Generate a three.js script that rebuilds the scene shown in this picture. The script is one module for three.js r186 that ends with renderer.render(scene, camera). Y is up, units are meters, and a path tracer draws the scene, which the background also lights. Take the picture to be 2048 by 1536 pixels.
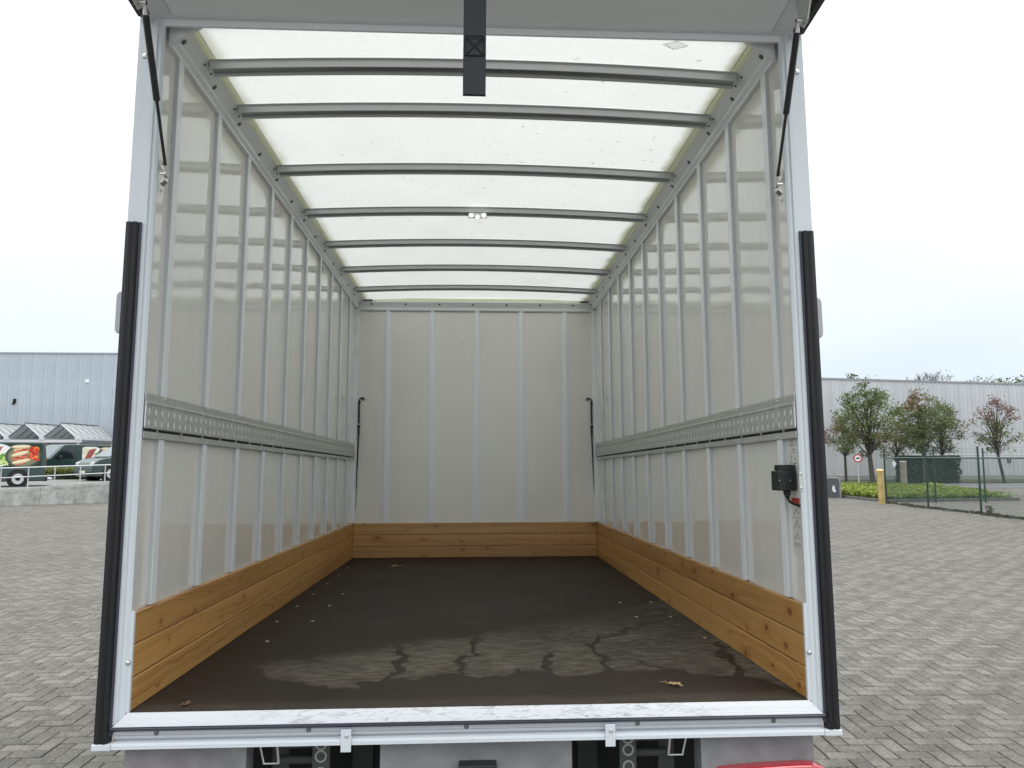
import * as THREE from 'three';
import { RoundedBoxGeometry } from 'three/addons/geometries/RoundedBoxGeometry.js';
import { mergeGeometries } from 'three/addons/utils/BufferGeometryUtils.js';
import { FontLoader } from 'three/addons/loaders/FontLoader.js';
import { TextGeometry } from 'three/addons/geometries/TextGeometry.js';

// ---------------------------------------------------------------- camera, sky, sun, exposure
const scene = new THREE.Scene();
const TILT = THREE.MathUtils.degToRad(1.23);            // the empty truck stands a little nose-down
const camera = new THREE.PerspectiveCamera(55.11, 4 / 3, 0.05, 2000);
camera.position.set(-0.005, 1.767, 2.368);
camera.quaternion.setFromEuler(new THREE.Euler(-TILT, 0, 0))
  .multiply(new THREE.Quaternion().setFromEuler(new THREE.Euler(0.1209, -0.0497, -0.0029, 'YXZ')));

function rng(seed) { let a = seed >>> 0; return () => { a = (a + 0x6D2B79F5) | 0; let t = Math.imul(a ^ (a >>> 15), 1 | a); t = (t + Math.imul(t ^ (t >>> 7), 61 | t)) ^ t; return ((t ^ (t >>> 14)) >>> 0) / 4294967296; }; }
const hash = (x, y, s) => { let h = (Math.imul(x, 374761393) + Math.imul(y, 668265263) + Math.imul(s, 974634777)) | 0; h = Math.imul(h ^ (h >>> 13), 1274126177); return ((h ^ (h >>> 16)) >>> 0) / 4294967296; };
const sm = (t) => t * t * (3 - 2 * t);
const mix = (a, b, t) => a + (b - a) * t;
const clamp = (v, a = 0, b = 1) => Math.min(b, Math.max(a, v));
const step = (a, b, v) => sm(clamp((v - a) / (b - a)));
function noise(x, y, s = 0, per = 0) {
  let ix = Math.floor(x), iy = Math.floor(y); const fx = sm(x - ix), fy = sm(y - iy);
  let jx = ix + 1, jy = iy + 1;
  if (per) { ix = ((ix % per) + per) % per; jx = ((jx % per) + per) % per; iy = ((iy % per) + per) % per; jy = ((jy % per) + per) % per; }
  return mix(mix(hash(ix, iy, s), hash(jx, iy, s), fx), mix(hash(ix, jy, s), hash(jx, jy, s), fx), fy);
}
const fbm = (x, y, s = 0, n = 4) => { let v = 0, a = 0.5, t = 0; for (let i = 0; i < n; i++) { v += a * noise(x, y, s + i); t += a; a *= 0.5; x *= 2.03; y *= 2.03; } return v / t; };
const pfbm = (x, y, s, per, n = 4) => { let v = 0, a = 0.5, t = 0; for (let i = 0; i < n; i++) { v += a * noise(x, y, s + i, per); t += a; a *= 0.5; x *= 2; y *= 2; per *= 2; } return v / t; };

{ // overcast sky, brighter overhead
  const W = 512, H = 256, d = new Float32Array(W * H * 4);
  for (let j = 0; j < H; j++) for (let i = 0; i < W; i++) {
    const el = ((j + 0.5) / H - 0.5) * 180, az = i / W * Math.PI * 2, e = Math.max(el, 0);
    const up = step(0, 20, e), top = step(16, 62, e);
    const n = fbm(Math.cos(az) * 2.2 + 9, Math.sin(az) * 2.2 + e * 0.14 + 5, 3, 5) - 0.5, k = 1 + n * mix(0.16, 0.40, up);
    let r = mix(mix(0.49, 0.73, up), 1.56, top) * k, g = mix(mix(0.565, 0.77, up), 1.58, top) * k, b = mix(mix(0.625, 0.80, up), 1.59, top) * k;
    if (el < 0) { const q = step(0, -4, el) ; r = mix(r, 0.25, q); g = mix(g, 0.25, q); b = mix(b, 0.24, q); }
    d.set([r, g, b, 1], (j * W + i) * 4);
  }
  const sky = new THREE.DataTexture(d, W, H, THREE.RGBAFormat, THREE.FloatType);
  sky.mapping = THREE.EquirectangularReflectionMapping; sky.magFilter = THREE.LinearFilter; sky.minFilter = THREE.LinearFilter; sky.wrapS = THREE.RepeatWrapping; sky.needsUpdate = true;
  scene.background = sky; scene.environment = sky;
}
const sun = new THREE.DirectionalLight(new THREE.Color(1, 0.96, 0.9), 0.55);
sun.position.set(8, 30, 9); sun.castShadow = true; sun.shadow.radius = 60; sun.shadow.mapSize.set(2048, 2048);
Object.assign(sun.shadow.camera, { left: -35, right: 35, top: 35, bottom: -35, near: 1, far: 120 });
scene.add(sun, sun.target);
const EXPOSURE = 1.6;

// ---------------------------------------------------------------- helpers
const names = new Map();
function numbered(n) { const k = names.get(n) || 0; names.set(n, k + 1); return k ? `${n}_${String(k).padStart(3, '0')}` : n; }
const V = (x, y, z) => new THREE.Vector3(x, y, z);
function plain(g) { let o = g.index ? g.toNonIndexed() : g; for (const k of Object.keys(o.attributes)) if (!['position', 'normal', 'uv', 'color'].includes(k)) o.deleteAttribute(k); return o; }
function uvm(g) { // uv in metres, across the dominant axis of each face
  const o = plain(g), p = o.attributes.position, n = p.count, uv = new Float32Array(n * 2), a = V(), b = V(), c = V();
  for (let i = 0; i < n; i += 3) {
    a.fromBufferAttribute(p, i); b.fromBufferAttribute(p, i + 1); c.fromBufferAttribute(p, i + 2);
    const q = b.clone().sub(a).cross(c.clone().sub(a)), ax = Math.abs(q.x), ay = Math.abs(q.y), az = Math.abs(q.z);
    [a, b, c].forEach((v, k) => { const t = ax >= ay && ax >= az ? [v.z, v.y] : ay >= az ? [v.x, v.z] : [v.x, v.y]; uv[(i + k) * 2] = t[0]; uv[(i + k) * 2 + 1] = t[1]; });
  }
  o.setAttribute('uv', new THREE.BufferAttribute(uv, 2)); return o;
}
function join(list) { const l = list.map(plain); const col = l.some((g) => g.attributes.color); for (const g of l) { if (!g.attributes.uv) g.setAttribute('uv', new THREE.BufferAttribute(new Float32Array(g.attributes.position.count * 2), 2)); if (!col) g.deleteAttribute('color'); } return l.length === 1 ? l[0] : mergeGeometries(l); }
// box between corners, edges rounded by r
function bx(x0, x1, y0, y1, z0, z1, r = 0) {
  const w = Math.abs(x1 - x0), h = Math.abs(y1 - y0), d = Math.abs(z1 - z0);
  const g = r ? new RoundedBoxGeometry(w, h, d, 2, Math.min(r, w / 2.1, h / 2.1, d / 2.1)) : new THREE.BoxGeometry(w, h, d);
  return g.translate((x0 + x1) / 2, (y0 + y1) / 2, (z0 + z1) / 2);
}
function rod(a, b, r1, r2 = r1, seg = 10, open = false) {
  const d = b.clone().sub(a), g = new THREE.CylinderGeometry(r2, r1, d.length(), seg, 1, open);
  return g.applyQuaternion(new THREE.Quaternion().setFromUnitVectors(V(0, 1, 0), d.clone().normalize())).translate((a.x + b.x) / 2, (a.y + b.y) / 2, (a.z + b.z) / 2);
}
function shape(pts) { const s = new THREE.Shape(); pts.forEach(([x, y], i) => (i ? s.lineTo(x, y) : s.moveTo(x, y))); s.closePath(); return s; }
const extZ = (pts, z0, z1, o = {}) => new THREE.ExtrudeGeometry(pts instanceof THREE.Shape ? pts : shape(pts), { depth: z1 - z0, bevelEnabled: false, ...o }).translate(0, 0, z0);       // (x, y)
const extX = (pts, x0, x1) => new THREE.ExtrudeGeometry(shape(pts.map(([z, y]) => [-z, y])), { depth: x1 - x0, bevelEnabled: false }).rotateY(Math.PI / 2).translate(x0, 0, 0); // (z, y)
const extY = (pts, y0, y1) => new THREE.ExtrudeGeometry(shape(pts.map(([x, z]) => [x, -z])), { depth: y1 - y0, bevelEnabled: false }).rotateX(-Math.PI / 2).translate(0, y0, 0); // (x, z)
function bolt(x, y, z, ax, ay, az, r, h = r * 0.6) { // domed head pointing along the axis
  const g = new THREE.SphereGeometry(r, 10, 5, 0, Math.PI * 2, 0, Math.PI / 2).scale(1, h / r, 1);
  return g.applyQuaternion(new THREE.Quaternion().setFromUnitVectors(V(0, 1, 0), V(ax, ay, az).normalize())).translate(x, y, z);
}
function flip(g) { for (const at of Object.values(g.attributes)) for (let i = 0; i < at.count; i += 3) for (let c = 0; c < at.itemSize; c++) { const p = (i + 1) * at.itemSize + c, q = p + at.itemSize, t = at.array[p]; at.array[p] = at.array[q]; at.array[q] = t; } g.computeVertexNormals(); return g; }
function mesh(name, geo, mat, parent = scene) { const m = new THREE.Mesh(Array.isArray(geo) ? join(geo) : geo, mat); m.name = numbered(name); parent.add(m); return m; }
function group(name, parent = scene) { const g = new THREE.Group(); g.name = numbered(name); parent.add(g); return g; }
function tag(o, label, category, groupName) { Object.assign(o.userData, { label, category }); if (groupName) o.userData.group = groupName; return o; }
function struct(o) { o.userData.kind = 'structure'; return o; }
function stuff(o) { o.userData.kind = 'stuff'; return o; }

function tex(w, h, fn, o = {}) {
  const d = new Uint8Array(w * h * 4);
  for (let j = 0; j < h; j++) for (let i = 0; i < w; i++) { const c = fn((i + 0.5) / w, (j + 0.5) / h), k = (j * w + i) * 4; if (typeof c === 'number') { d[k] = d[k + 1] = d[k + 2] = clamp(c) * 255; } else { d[k] = clamp(c[0]) * 255; d[k + 1] = clamp(c[1]) * 255; d[k + 2] = clamp(c[2]) * 255; } d[k + 3] = 255; }
  const t = new THREE.DataTexture(d, w, h, THREE.RGBAFormat); t.magFilter = THREE.LinearFilter; t.minFilter = THREE.LinearMipmapLinearFilter; t.generateMipmaps = true;
  t.wrapS = t.wrapT = THREE.RepeatWrapping; if (o.srgb !== false) t.colorSpace = THREE.SRGBColorSpace; if (o.size) t.repeat.set(1 / o.size, 1 / (o.sizeY || o.size)); t.needsUpdate = true; return t;
}
function canvasTex(w, h, draw) { const c = document.createElement('canvas'); c.width = w; c.height = h; draw(c.getContext('2d'), w, h); const t = new THREE.CanvasTexture(c); t.colorSpace = THREE.SRGBColorSpace; return t; }
const rgb = (r, g, b) => new THREE.Color().setRGB(r, g, b);
const std = (c, rough, metal = 0, o = {}) => new THREE.MeshStandardMaterial({ color: c, roughness: rough, metalness: metal, ...o });
const phys = (c, rough, o = {}) => new THREE.MeshPhysicalMaterial({ color: c, roughness: rough, ...o });

// ---------------------------------------------------------------- shared materials
const speckle = tex(256, 256, (u, v) => 0.78 + 0.3 * (pfbm(u * 6, v * 6, 11, 6, 5) - 0.5) + 0.16 * (hash(u * 256 | 0, v * 256 | 0, 5) - 0.5), { size: 0.5 });
const wave = tex(256, 256, (u, v) => pfbm(u * 5, v * 5, 21, 5, 2), { srgb: false, size: 1.3 });
const spangle = tex(256, 256, (u, v) => 0.88 + 0.10 * (pfbm(u * 24, v * 24, 31, 24, 2) - 0.5) + 0.12 * (pfbm(u * 5, v * 5, 32, 5, 3) - 0.5), { size: 0.35 });
const dirtTex = tex(1024, 128, (u, v) => { const a = fbm(u * 46, v * 7, 41, 5), b = fbm(u * 160, v * 22, 45, 3), e = step(0.1, 0.3, u) * step(0.97, 0.75, u); const k = e * 0.34 * step(0.5, 0.75, a * 0.5 + b * 0.55); const sp = e * 0.45 * step(0.80, 0.86, b); return [0.90 - 0.42 * k - 0.4 * sp, 0.905 - 0.43 * k - 0.42 * sp, 0.91 - 0.45 * k - 0.44 * sp]; });
dirtTex.repeat.set(1 / 2.2, 1 / 0.06); dirtTex.offset.set(0.5, 0);
const streak = tex(512, 512, (u, v) => { const n = pfbm(u * 10, v * 10, 51, 10, 5), m = pfbm(u * 40, v * 40, 55, 40, 2); return 0.80 + 0.26 * (n - 0.5) + 0.14 * (m - 0.5); }, { size: 2.4 });
const scuffs = (() => { const r = rng(91), L = []; for (let k = 0; k < 22; k++) L.push([r(), r(), (r() - 0.5) * 0.05 * r(), (r() - 0.5) * 0.06 * r() + 0.001, 0.0008 + 0.0016 * r(), 0.02 + 0.07 * r() * r()]); return tex(512, 512, (u, v) => { let c = 0.975 + 0.035 * (pfbm(u * 4, v * 4, 92, 4, 5) - 0.5) + 0.02 * (pfbm(u * 30, v * 3, 95, 90, 3) - 0.5), m = 0; for (const [x, y, dx, dy, w, k] of L) { const t = clamp(((u - x) * dx + (v - y) * dy) / (dx * dx + dy * dy)), q = Math.hypot(u - x - dx * t, v - y - dy * t); if (q < w * 2) m = Math.max(m, k * step(w * 2, w * 0.3, q)); } return [c - m, c - m, c * 0.995 - m]; }, { size: 1.9 }); })();
const M = {
  white: std(rgb(0.69, 0.735, 0.77), 0.32),
  whiteIn: std(rgb(0.86, 0.885, 0.905), 0.3),
  sill: std(rgb(0.86, 0.88, 0.9), 0.4, 0, { map: dirtTex }),
  alu: std(rgb(0.58, 0.60, 0.63), 0.42, 0.3),
  panel: phys(rgb(0.86, 0.845, 0.80), 0.07, { map: scuffs, bumpMap: wave, bumpScale: 0.003, clearcoat: 0.6, clearcoatRoughness: 0.04 }),
  studWeb: std(rgb(0.62, 0.63, 0.65), 0.35, 0.05),
  panelFront: phys(rgb(0.87, 0.85, 0.795), 0.2, { map: scuffs, bumpMap: wave, bumpScale: 0.003 }),
  skin: std(rgb(0.78, 0.79, 0.8), 0.3),
  galv: std(rgb(0.56, 0.58, 0.59), 0.4, 0.35),
  galvDull: std(rgb(0.66, 0.68, 0.63), 0.5, 0.2, { map: spangle }),
  bowUnder: std(rgb(0.40, 0.42, 0.43), 0.32, 0.95),
  zinc: std(rgb(0.68, 0.68, 0.66), 0.3, 0.8),
  rivet: std(rgb(0.16, 0.16, 0.16), 0.5, 0.4),
  rubber: std(rgb(0.009, 0.009, 0.012), 0.5, 0, { bumpMap: wave, bumpScale: 0.006 }),
  rubberIn: std(rgb(0.05, 0.05, 0.075), 0.4),
  black: std(rgb(0.012, 0.012, 0.013), 0.45),
  blackMatt: std(rgb(0.010, 0.010, 0.010), 0.8),
  chassis: std(rgb(0.03, 0.034, 0.034), 0.6),
  chassisGrey: std(rgb(0.075, 0.088, 0.085), 0.55),
  door: std(rgb(0.87, 0.91, 0.96), 0.4),
  lens: phys(rgb(0.45, 0.008, 0.02), 0.12, { clearcoat: 1, clearcoatRoughness: 0.04 }),
  amber: phys(rgb(0.75, 0.22, 0.02), 0.12, { clearcoat: 1, clearcoatRoughness: 0.04 }),
  edgeFoam: phys(rgb(0.82, 0.82, 0.68), 0.95, { transmission: 0.55, thickness: 0, side: THREE.DoubleSide }),
};

// ================================================================ ground and yard
const concrete = tex(512, 512, (u, v) => { const a = pfbm(u * 4, v * 4, 61, 4, 6), g = hash(u * 512 | 0, v * 512 | 0, 62), s = pfbm(u * 60, v * 60, 63, 60, 2); let c = 0.80 + 0.34 * (a - 0.5) + 0.30 * (s - 0.5) + 0.14 * (g - 0.5); if (g > 0.985) c += 0.2; if (g < 0.012) c -= 0.2; return [c, c * 0.992, c * 0.965]; }, { size: 0.7 });
const farGround = tex(1024, 1024, (u, v) => { const a = pfbm(u * 5, v * 5, 71, 5, 6), b = pfbm(u * 40, v * 14, 75, 280, 3), s = pfbm(u * 160, v * 90, 78, 1440, 2); const c = 0.80 + 0.16 * (a - 0.5) + 0.12 * (b - 0.5) + 0.13 * (s - 0.5); return [c, c * 0.988, c * 0.955]; }, { size: 24 });
{
  const g = new THREE.PlaneGeometry(900, 900, 1, 1).rotateX(-Math.PI / 2).translate(0, -0.016, 0);
  struct(mesh('ground', uvm(g), std(rgb(0.285, 0.281, 0.268), 0.9, 0, { map: farGround })));
}
{ // herringbone of concrete pavers, laid square to the truck
  const yard = group('paved_yard'); struct(yard);
  const bed = new THREE.PlaneGeometry(52, 40).rotateX(-Math.PI / 2).translate(0, -0.010, -11);
  mesh('joint_sand', bed, std(rgb(0.035, 0.033, 0.028), 1), yard);
  const L = 0.211, W = 0.1055, gap = 0.0068, r = rng(5), variants = [];
  for (let k = 0; k < 8; k++) { // chamfered block, top face at y = 0
    const hx = L / 2 - gap / 2, hz = W / 2 - gap / 2, c = 0.004, pos = [], top = [[-hx + c, 0, -hz + c], [hx - c, 0, -hz + c], [hx - c, 0, hz - c], [-hx + c, 0, hz - c]], mid = [[-hx, -c, -hz], [hx, -c, -hz], [hx, -c, hz], [-hx, -c, hz]], low = mid.map(([x, , z]) => [x, -0.05, z]);
    const quad = (a, b, e, f) => pos.push(...a, ...b, ...e, ...a, ...e, ...f);
    quad(top[3], top[2], top[1], top[0]);
    for (let i = 0; i < 4; i++) { const j = (i + 1) % 4; quad(top[i], top[j], mid[j], mid[i]); quad(mid[i], mid[j], low[j], low[i]); }
    const g = new THREE.BufferGeometry(); g.setAttribute('position', new THREE.BufferAttribute(new Float32Array(pos), 3)); g.computeVertexNormals();
    const ux = r() * 5, uz = r() * 5, uv = new Float32Array(pos.length / 3 * 2); for (let i = 0; i < pos.length / 3; i++) { uv[i * 2] = pos[i * 3] + ux; uv[i * 2 + 1] = pos[i * 3 + 2] + uz; }
    g.setAttribute('uv', new THREE.BufferAttribute(uv, 2)); variants.push(g);
  }
  const tints = [[0.192, 0.189, 0.177], [0.204, 0.200, 0.188], [0.212, 0.206, 0.193], [0.219, 0.215, 0.203], [0.227, 0.220, 0.206], [0.237, 0.232, 0.219]];
  const mats = tints.map((t) => std(rgb(...t), 0.88, 0, { map: concrete, bumpMap: concrete, bumpScale: 0.0015 }));
  const spots = [];
  camera.updateMatrixWorld(); camera.updateProjectionMatrix(); const inv = camera.matrixWorld.clone().invert();
  for (const side of [-1, 1]) { // two fields, mirrored, that meet under the truck
    const rot = THREE.MathUtils.degToRad(side < 0 ? 0.4 : -2.2), cr = Math.cos(rot), sr = Math.sin(rot);
    for (let i = -230; i <= 230; i++) for (let j = -115; j <= 115; j++) for (const along of [0, 1]) {
      // one block across and one along for every cell of the 90 degree herringbone
      const lx = -side * (i * W + j * L + (along ? W * 2.5 : W)), lz = i * W - j * L + (along ? 0 : W * 0.5);
      const x = lx * cr + lz * sr, z = -lx * sr + lz * cr - 11;
      if (x * side < 0.06 || x * side > 25 || z < -30.5 || z > 8.5) continue;
      const jx = (noise(x * 0.7, z * 0.7, 81) - 0.5) * 0.02, jz = (noise(x * 0.7, z * 0.7, 82) - 0.5) * 0.03;
      spots.push({ x: x + jx + (r() - 0.5) * 0.002, z: z + jz + (r() - 0.5) * 0.002, a: rot + (along ? Math.PI / 2 : 0) + (r() - 0.5) * 0.012, y: -r() * r() * 0.005 + (noise(x * 0.35, z * 0.35, 83) - 0.5) * 0.004, v: r() * 8 | 0, t: clamp(Math.floor((0.42 * r() + 0.95 * fbm(x * 0.45, z * 0.45, 84, 4) - 0.2) * 6), 0, 5) });
    }
  }
  // the 300 that show largest in the photograph are blocks of their own
  const p = V();
  for (const s of spots) {
    p.set(s.x, 0, s.z); const d = p.distanceTo(camera.position), q = p.clone().applyMatrix4(inv); s.big = 1e9;
    if (q.z > -0.3) continue; const ndc = q.applyMatrix4(camera.projectionMatrix); if (Math.abs(ndc.x) > 1.03 || Math.abs(ndc.y) > 1.05) continue;
    const side = Math.abs(s.x) / (camera.position.z - s.z); if (side < 0.49 && s.z < -0.1) continue; if (Math.abs(s.x) < 1.1 && s.z >= -0.6) continue;
    s.big = d;
  }
  spots.sort((a, b) => a.big - b.big);
  spots.slice(0, 300).forEach((s) => { const m = mesh('paver', variants[s.v], mats[s.t], yard); m.position.set(s.x, s.y, s.z); m.rotation.y = s.a; });
  const rest = spots.slice(300), o = new THREE.Object3D(), base = std(rgb(1, 1, 1), 0.88, 0, { map: concrete, bumpMap: concrete, bumpScale: 0.0015 });
  for (let k = 0; k < 8; k++) {
    const l = rest.filter((s) => s.v === k), im = new THREE.InstancedMesh(variants[k], base, l.length);
    l.forEach((s, i) => { o.position.set(s.x, s.y, s.z); o.rotation.set(0, s.a, 0); o.updateMatrix(); im.setMatrixAt(i, o.matrix); im.setColorAt(i, rgb(...tints[s.t])); });
    im.name = numbered('paver_field'); stuff(im); yard.add(im);
  }
}
// raised car park behind the retaining wall, verge and road on the other side
const asphalt = std(rgb(0.36, 0.36, 0.35), 0.92, 0, { map: speckle });
{
  const pts = [[-80, -16.5], [-29.6, -19.4], [-17.6, -26.75], [-4, -35.2], [-4, -70], [-80, -70]];
  struct(mesh('raised_car_park', uvm(extY(pts, -0.3, 0.55)), asphalt));
  struct(mesh('grass_verge', uvm(extY([[10, -52], [80, -52], [80, -45.6], [25, -45.6], [10, -48]], -0.01, 0.05)), std(rgb(0.11, 0.14, 0.05), 1, 0, { map: speckle })));
  struct(mesh('verge_kerb', uvm(extY([[10, -47.85], [25, -45.45], [80, -45.45], [80, -45.6], [25, -45.6], [10, -48]], -0.02, 0.10)), std(rgb(0.25, 0.25, 0.24), 0.9, 0, { map: speckle })));
  struct(mesh('road', uvm(extY([[10, -47.8], [25, -45.4], [80, -45.4], [80, -38.2], [24, -38.2], [14, -40]], -0.03, 0.004)), std(rgb(0.33, 0.33, 0.34), 0.9, 0, { map: speckle })));
}
// ================================================================ buildings
const corrugated = (w, h, ribs) => { // sheet of trapezoid ribs, w wide, standing on y = 0, facing +z
  const pts = [], n = ribs, p = w / n; for (let k = 0; k < n; k++) { const a = k * p; pts.push([a, 0], [a + p * 0.62, 0], [a + p * 0.70, 0.035], [a + p * 0.92, 0.035]); } pts.push([w, 0]);
  return extY([...pts.map(([x, z]) => [x, z]), [w, -0.06], [0, -0.06]], 0, h);
};
const sheetTex = tex(256, 256, (u, v) => 0.86 + 0.10 * (pfbm(u * 4, v * 4, 161, 4, 4) - 0.5) + 0.05 * (pfbm(u * 24, v * 3, 163, 72, 2) - 0.5), { size: 9 });
function hall(name, label, x0, x1, z, hAt, c, w) {
  const b = tag(group(name), label, 'building'); b.position.set(x0, 0, z);
  const mats = [0.985, 1, 1.012].map((k) => std(rgb(c[0] * k, c[1] * k, c[2] * k), 0.5, 0, { map: sheetTex })), n = Math.round((x1 - x0) / w), geo = new Map(), r = rng(x1 * 7 | 0);
  for (let i = 0; i < n; i++) { const h = Math.round(hAt(x0 + (i + 0.5) * w) * 20) / 20; if (!geo.has(h)) geo.set(h, uvm(corrugated(w - 0.012, h - 0.35, 3))); const m = mesh('cladding_panel', geo.get(h), mats[r() * 3 | 0], b); m.position.set(i * w, 0.35, 0); }
  const H = hAt((x0 + x1) / 2);
  mesh('wall_core', bx(0, x1 - x0, 0, H - 0.2, -20, -0.07), std(rgb(...c), 0.7), b);
  mesh('plinth', uvm(bx(0, x1 - x0, 0, 0.35, -0.07, 0.02)), std(rgb(0.34, 0.34, 0.33), 0.9), b);
  const dh = hAt(x1) - hAt(x0), cap = bx(0, x1 - x0, hAt(x0) - 0.03, hAt(x0) + 0.10, -0.2, 0.055), p = cap.attributes.position; for (let i = 0; i < p.count; i++) p.setY(i, p.getY(i) + dh * p.getX(i) / (x1 - x0));
  mesh('roof_flashing', cap, std(rgb(0.30, 0.31, 0.33), 0.5), b);
  return b;
}
const hallA = hall('warehouse', 'tall pale grey-blue corrugated warehouse behind the carport with gabled roofs', -76, -14, -64, () => 10.97, [0.62, 0.69, 0.76], 1.0);
mesh('wall_vent', [bx(35.55, 35.8, 6.6, 6.95, 0, 0.1, 0.02), bx(35.5, 35.7, 6.45, 6.6, 0, 0.12, 0.02)], M.blackMatt, hallA);
mesh('wall_plate', bx(41.6, 41.95, 8.4, 8.7, 0.036, 0.07), std(rgb(0.8, 0.82, 0.85), 0.5), hallA);
const hallB = hall('warehouse', 'long light grey warehouse behind the autumn trees and green fence', 8, 80, -52, (x) => 7.66 - 0.024 * (x - 26), [0.78, 0.80, 0.84], 1.0);
{ const f = await new FontLoader().loadAsync('fonts/droid/droid_sans_regular.typeface.json'); const g = new TextGeometry('B', { font: f, size: 0.42, depth: 0.02 }); g.translate(40.35 - 8, 1.28, 0.04); mesh('wall_letter', g, M.blackMatt, hallB); }

{ // carport: a row of open gables on steel posts
  const c = tag(group('carport'), 'grey carport with a row of small gabled roofs in front of the pale warehouse', 'carport'); c.position.set(-32.8, 0.55, -57.6);
  const sheet = phys(rgb(0.56, 0.59, 0.60), 0.75, { transmission: 0.5, thickness: 0, side: THREE.DoubleSide }), frame = std(rgb(0.60, 0.61, 0.64), 0.5), dark = std(rgb(0.10, 0.105, 0.115), 0.6);
  const P = 2.72, rise = 1.17, e = 2.82, D = 5.8;
  for (let k = 0; k < 5; k++) {
    const x = -k * P;
    for (const s of [-1, 1]) {
      const roof = mesh('roof_slope', extZ([[x, e + rise], [x + s * P / 2, e], [x + s * P / 2, e - 0.03], [x, e + rise - 0.03]], -D, 0), sheet, c), at = (t, dz, up) => V(x + s * P / 2 * t, e + rise * (1 - t) + up, dz);
      for (let q = 0; q <= 5; q++) mesh('roof_batten', rod(at(0, -D * q / 5 - 0.02 * (q === 0), -0.06), at(1, -D * q / 5, -0.06), q ? 0.028 : 0.05, q ? 0.028 : 0.05, 6), q ? dark : s < 0 ? dark : frame, roof);
      for (let q = 0; q < 6; q++) { mesh('roof_seam', rod(at(0.0, -D * q / 6, 0.012), at(1, -D * (q + 0.9) / 6, 0.012), 0.014, 0.014, 5), dark, roof); if (s > 0) mesh('roof_seam', rod(at(0.0, -D * (q + 0.9) / 6, 0.012), at(1, -D * q / 6, 0.012), 0.012, 0.012, 5), dark, roof); }
    }
    mesh('ridge_cap', bx(x - 0.05, x + 0.05, e + rise - 0.005, e + rise + 0.05, -D, 0.03), dark, c);
    mesh('valley_gutter', bx(x + P / 2 - 0.2, x + P / 2 + 0.2, e - 0.14, e + 0.04, -D, 0.06), frame, c);
    for (const z of [-0.06, -D + 0.3]) mesh('carport_post', bx(x + P / 2 - 0.07, x + P / 2 + 0.07, 0, e - 0.36, z - 0.14, z), frame, c);
  }
  mesh('front_beam', bx(-4.5 * P, P / 2 + 0.25, e - 0.36, e - 0.14, -0.22, 0.02), frame, c); mesh('rear_beam', bx(-4.5 * P, P / 2 + 0.25, e - 0.36, e - 0.14, -D, -D + 0.24), frame, c);
  mesh('back_panel', bx(-4.5 * P, P / 2 + 2, 0, e - 0.36, -D - 0.06, -D - 0.02), std(rgb(0.30, 0.31, 0.33), 0.7), c);
}

{ // concrete retaining wall that climbs along the ramp, railing on top
  const w = tag(group('retaining_wall'), 'low stained concrete retaining wall along the ramp, below the steel railing', 'wall'), ang = Math.atan2(0.523, 0.853);
  w.position.set(-17.7, 0, -26.3); w.rotation.y = ang;
  const top = (s) => clamp(0.60 + 0.066 * s, 0.1, 0.92), mats = [1, 0.94, 1.05].map((k) => std(rgb(0.62 * k, 0.62 * k, 0.60 * k), 0.85, 0, { map: streak, bumpMap: streak, bumpScale: 0.004 })), r = rng(3);
  for (let s = -9.2; s < 20; s += 1.16) { const a = s, b = s + 1.152; mesh('concrete_panel', uvm(extZ([[a, 0], [b, 0], [b, top(b) - 0.12], [a, top(a) - 0.12]], -0.22, 0.0)), mats[r() * 3 | 0], w); mesh('coping', uvm(extZ([[a, top(a) - 0.118], [b, top(b) - 0.118], [b, top(b)], [a, top(a)]], -0.24, 0.008)), mats[r() * 3 | 0], w); }
  const g = struct(mesh('gutter_kerb', uvm(bx(-14, 22, -0.04, 0.012, 0.0, 0.32)), std(rgb(0.30, 0.30, 0.285), 0.9, 0, { map: streak }))); g.position.copy(w.position); g.rotation.y = ang;
  const rl = tag(group('railing'), 'galvanised steel pipe railing on the concrete ramp wall', 'railing'); rl.position.copy(w.position); rl.rotation.y = ang;
  const T = (s) => 1.40 + 0.028 * s, Md = (s) => 1.035 + 0.04 * s;
  for (let k = -8; k < 20; k++) { const s = -0.04 + 0.86 * k, y0 = Math.max(top(s), 0.1); mesh('rail_post', [rod(V(s, y0, -0.12), V(s, Math.max(T(s), y0 + 0.3), -0.12), 0.021, 0.021, 8), bx(s - 0.06, s + 0.06, y0, y0 + 0.012, -0.18, -0.06)], M.galv, rl); }
  mesh('top_rail', rod(V(-7, T(-7), -0.12), V(16.5, T(16.5), -0.12), 0.024, 0.024, 8), M.galv, rl); mesh('middle_rail', rod(V(-7, Md(-7), -0.12), V(16.5, Md(16.5), -0.12), 0.019, 0.019, 8), M.galv, rl);
}

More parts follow.
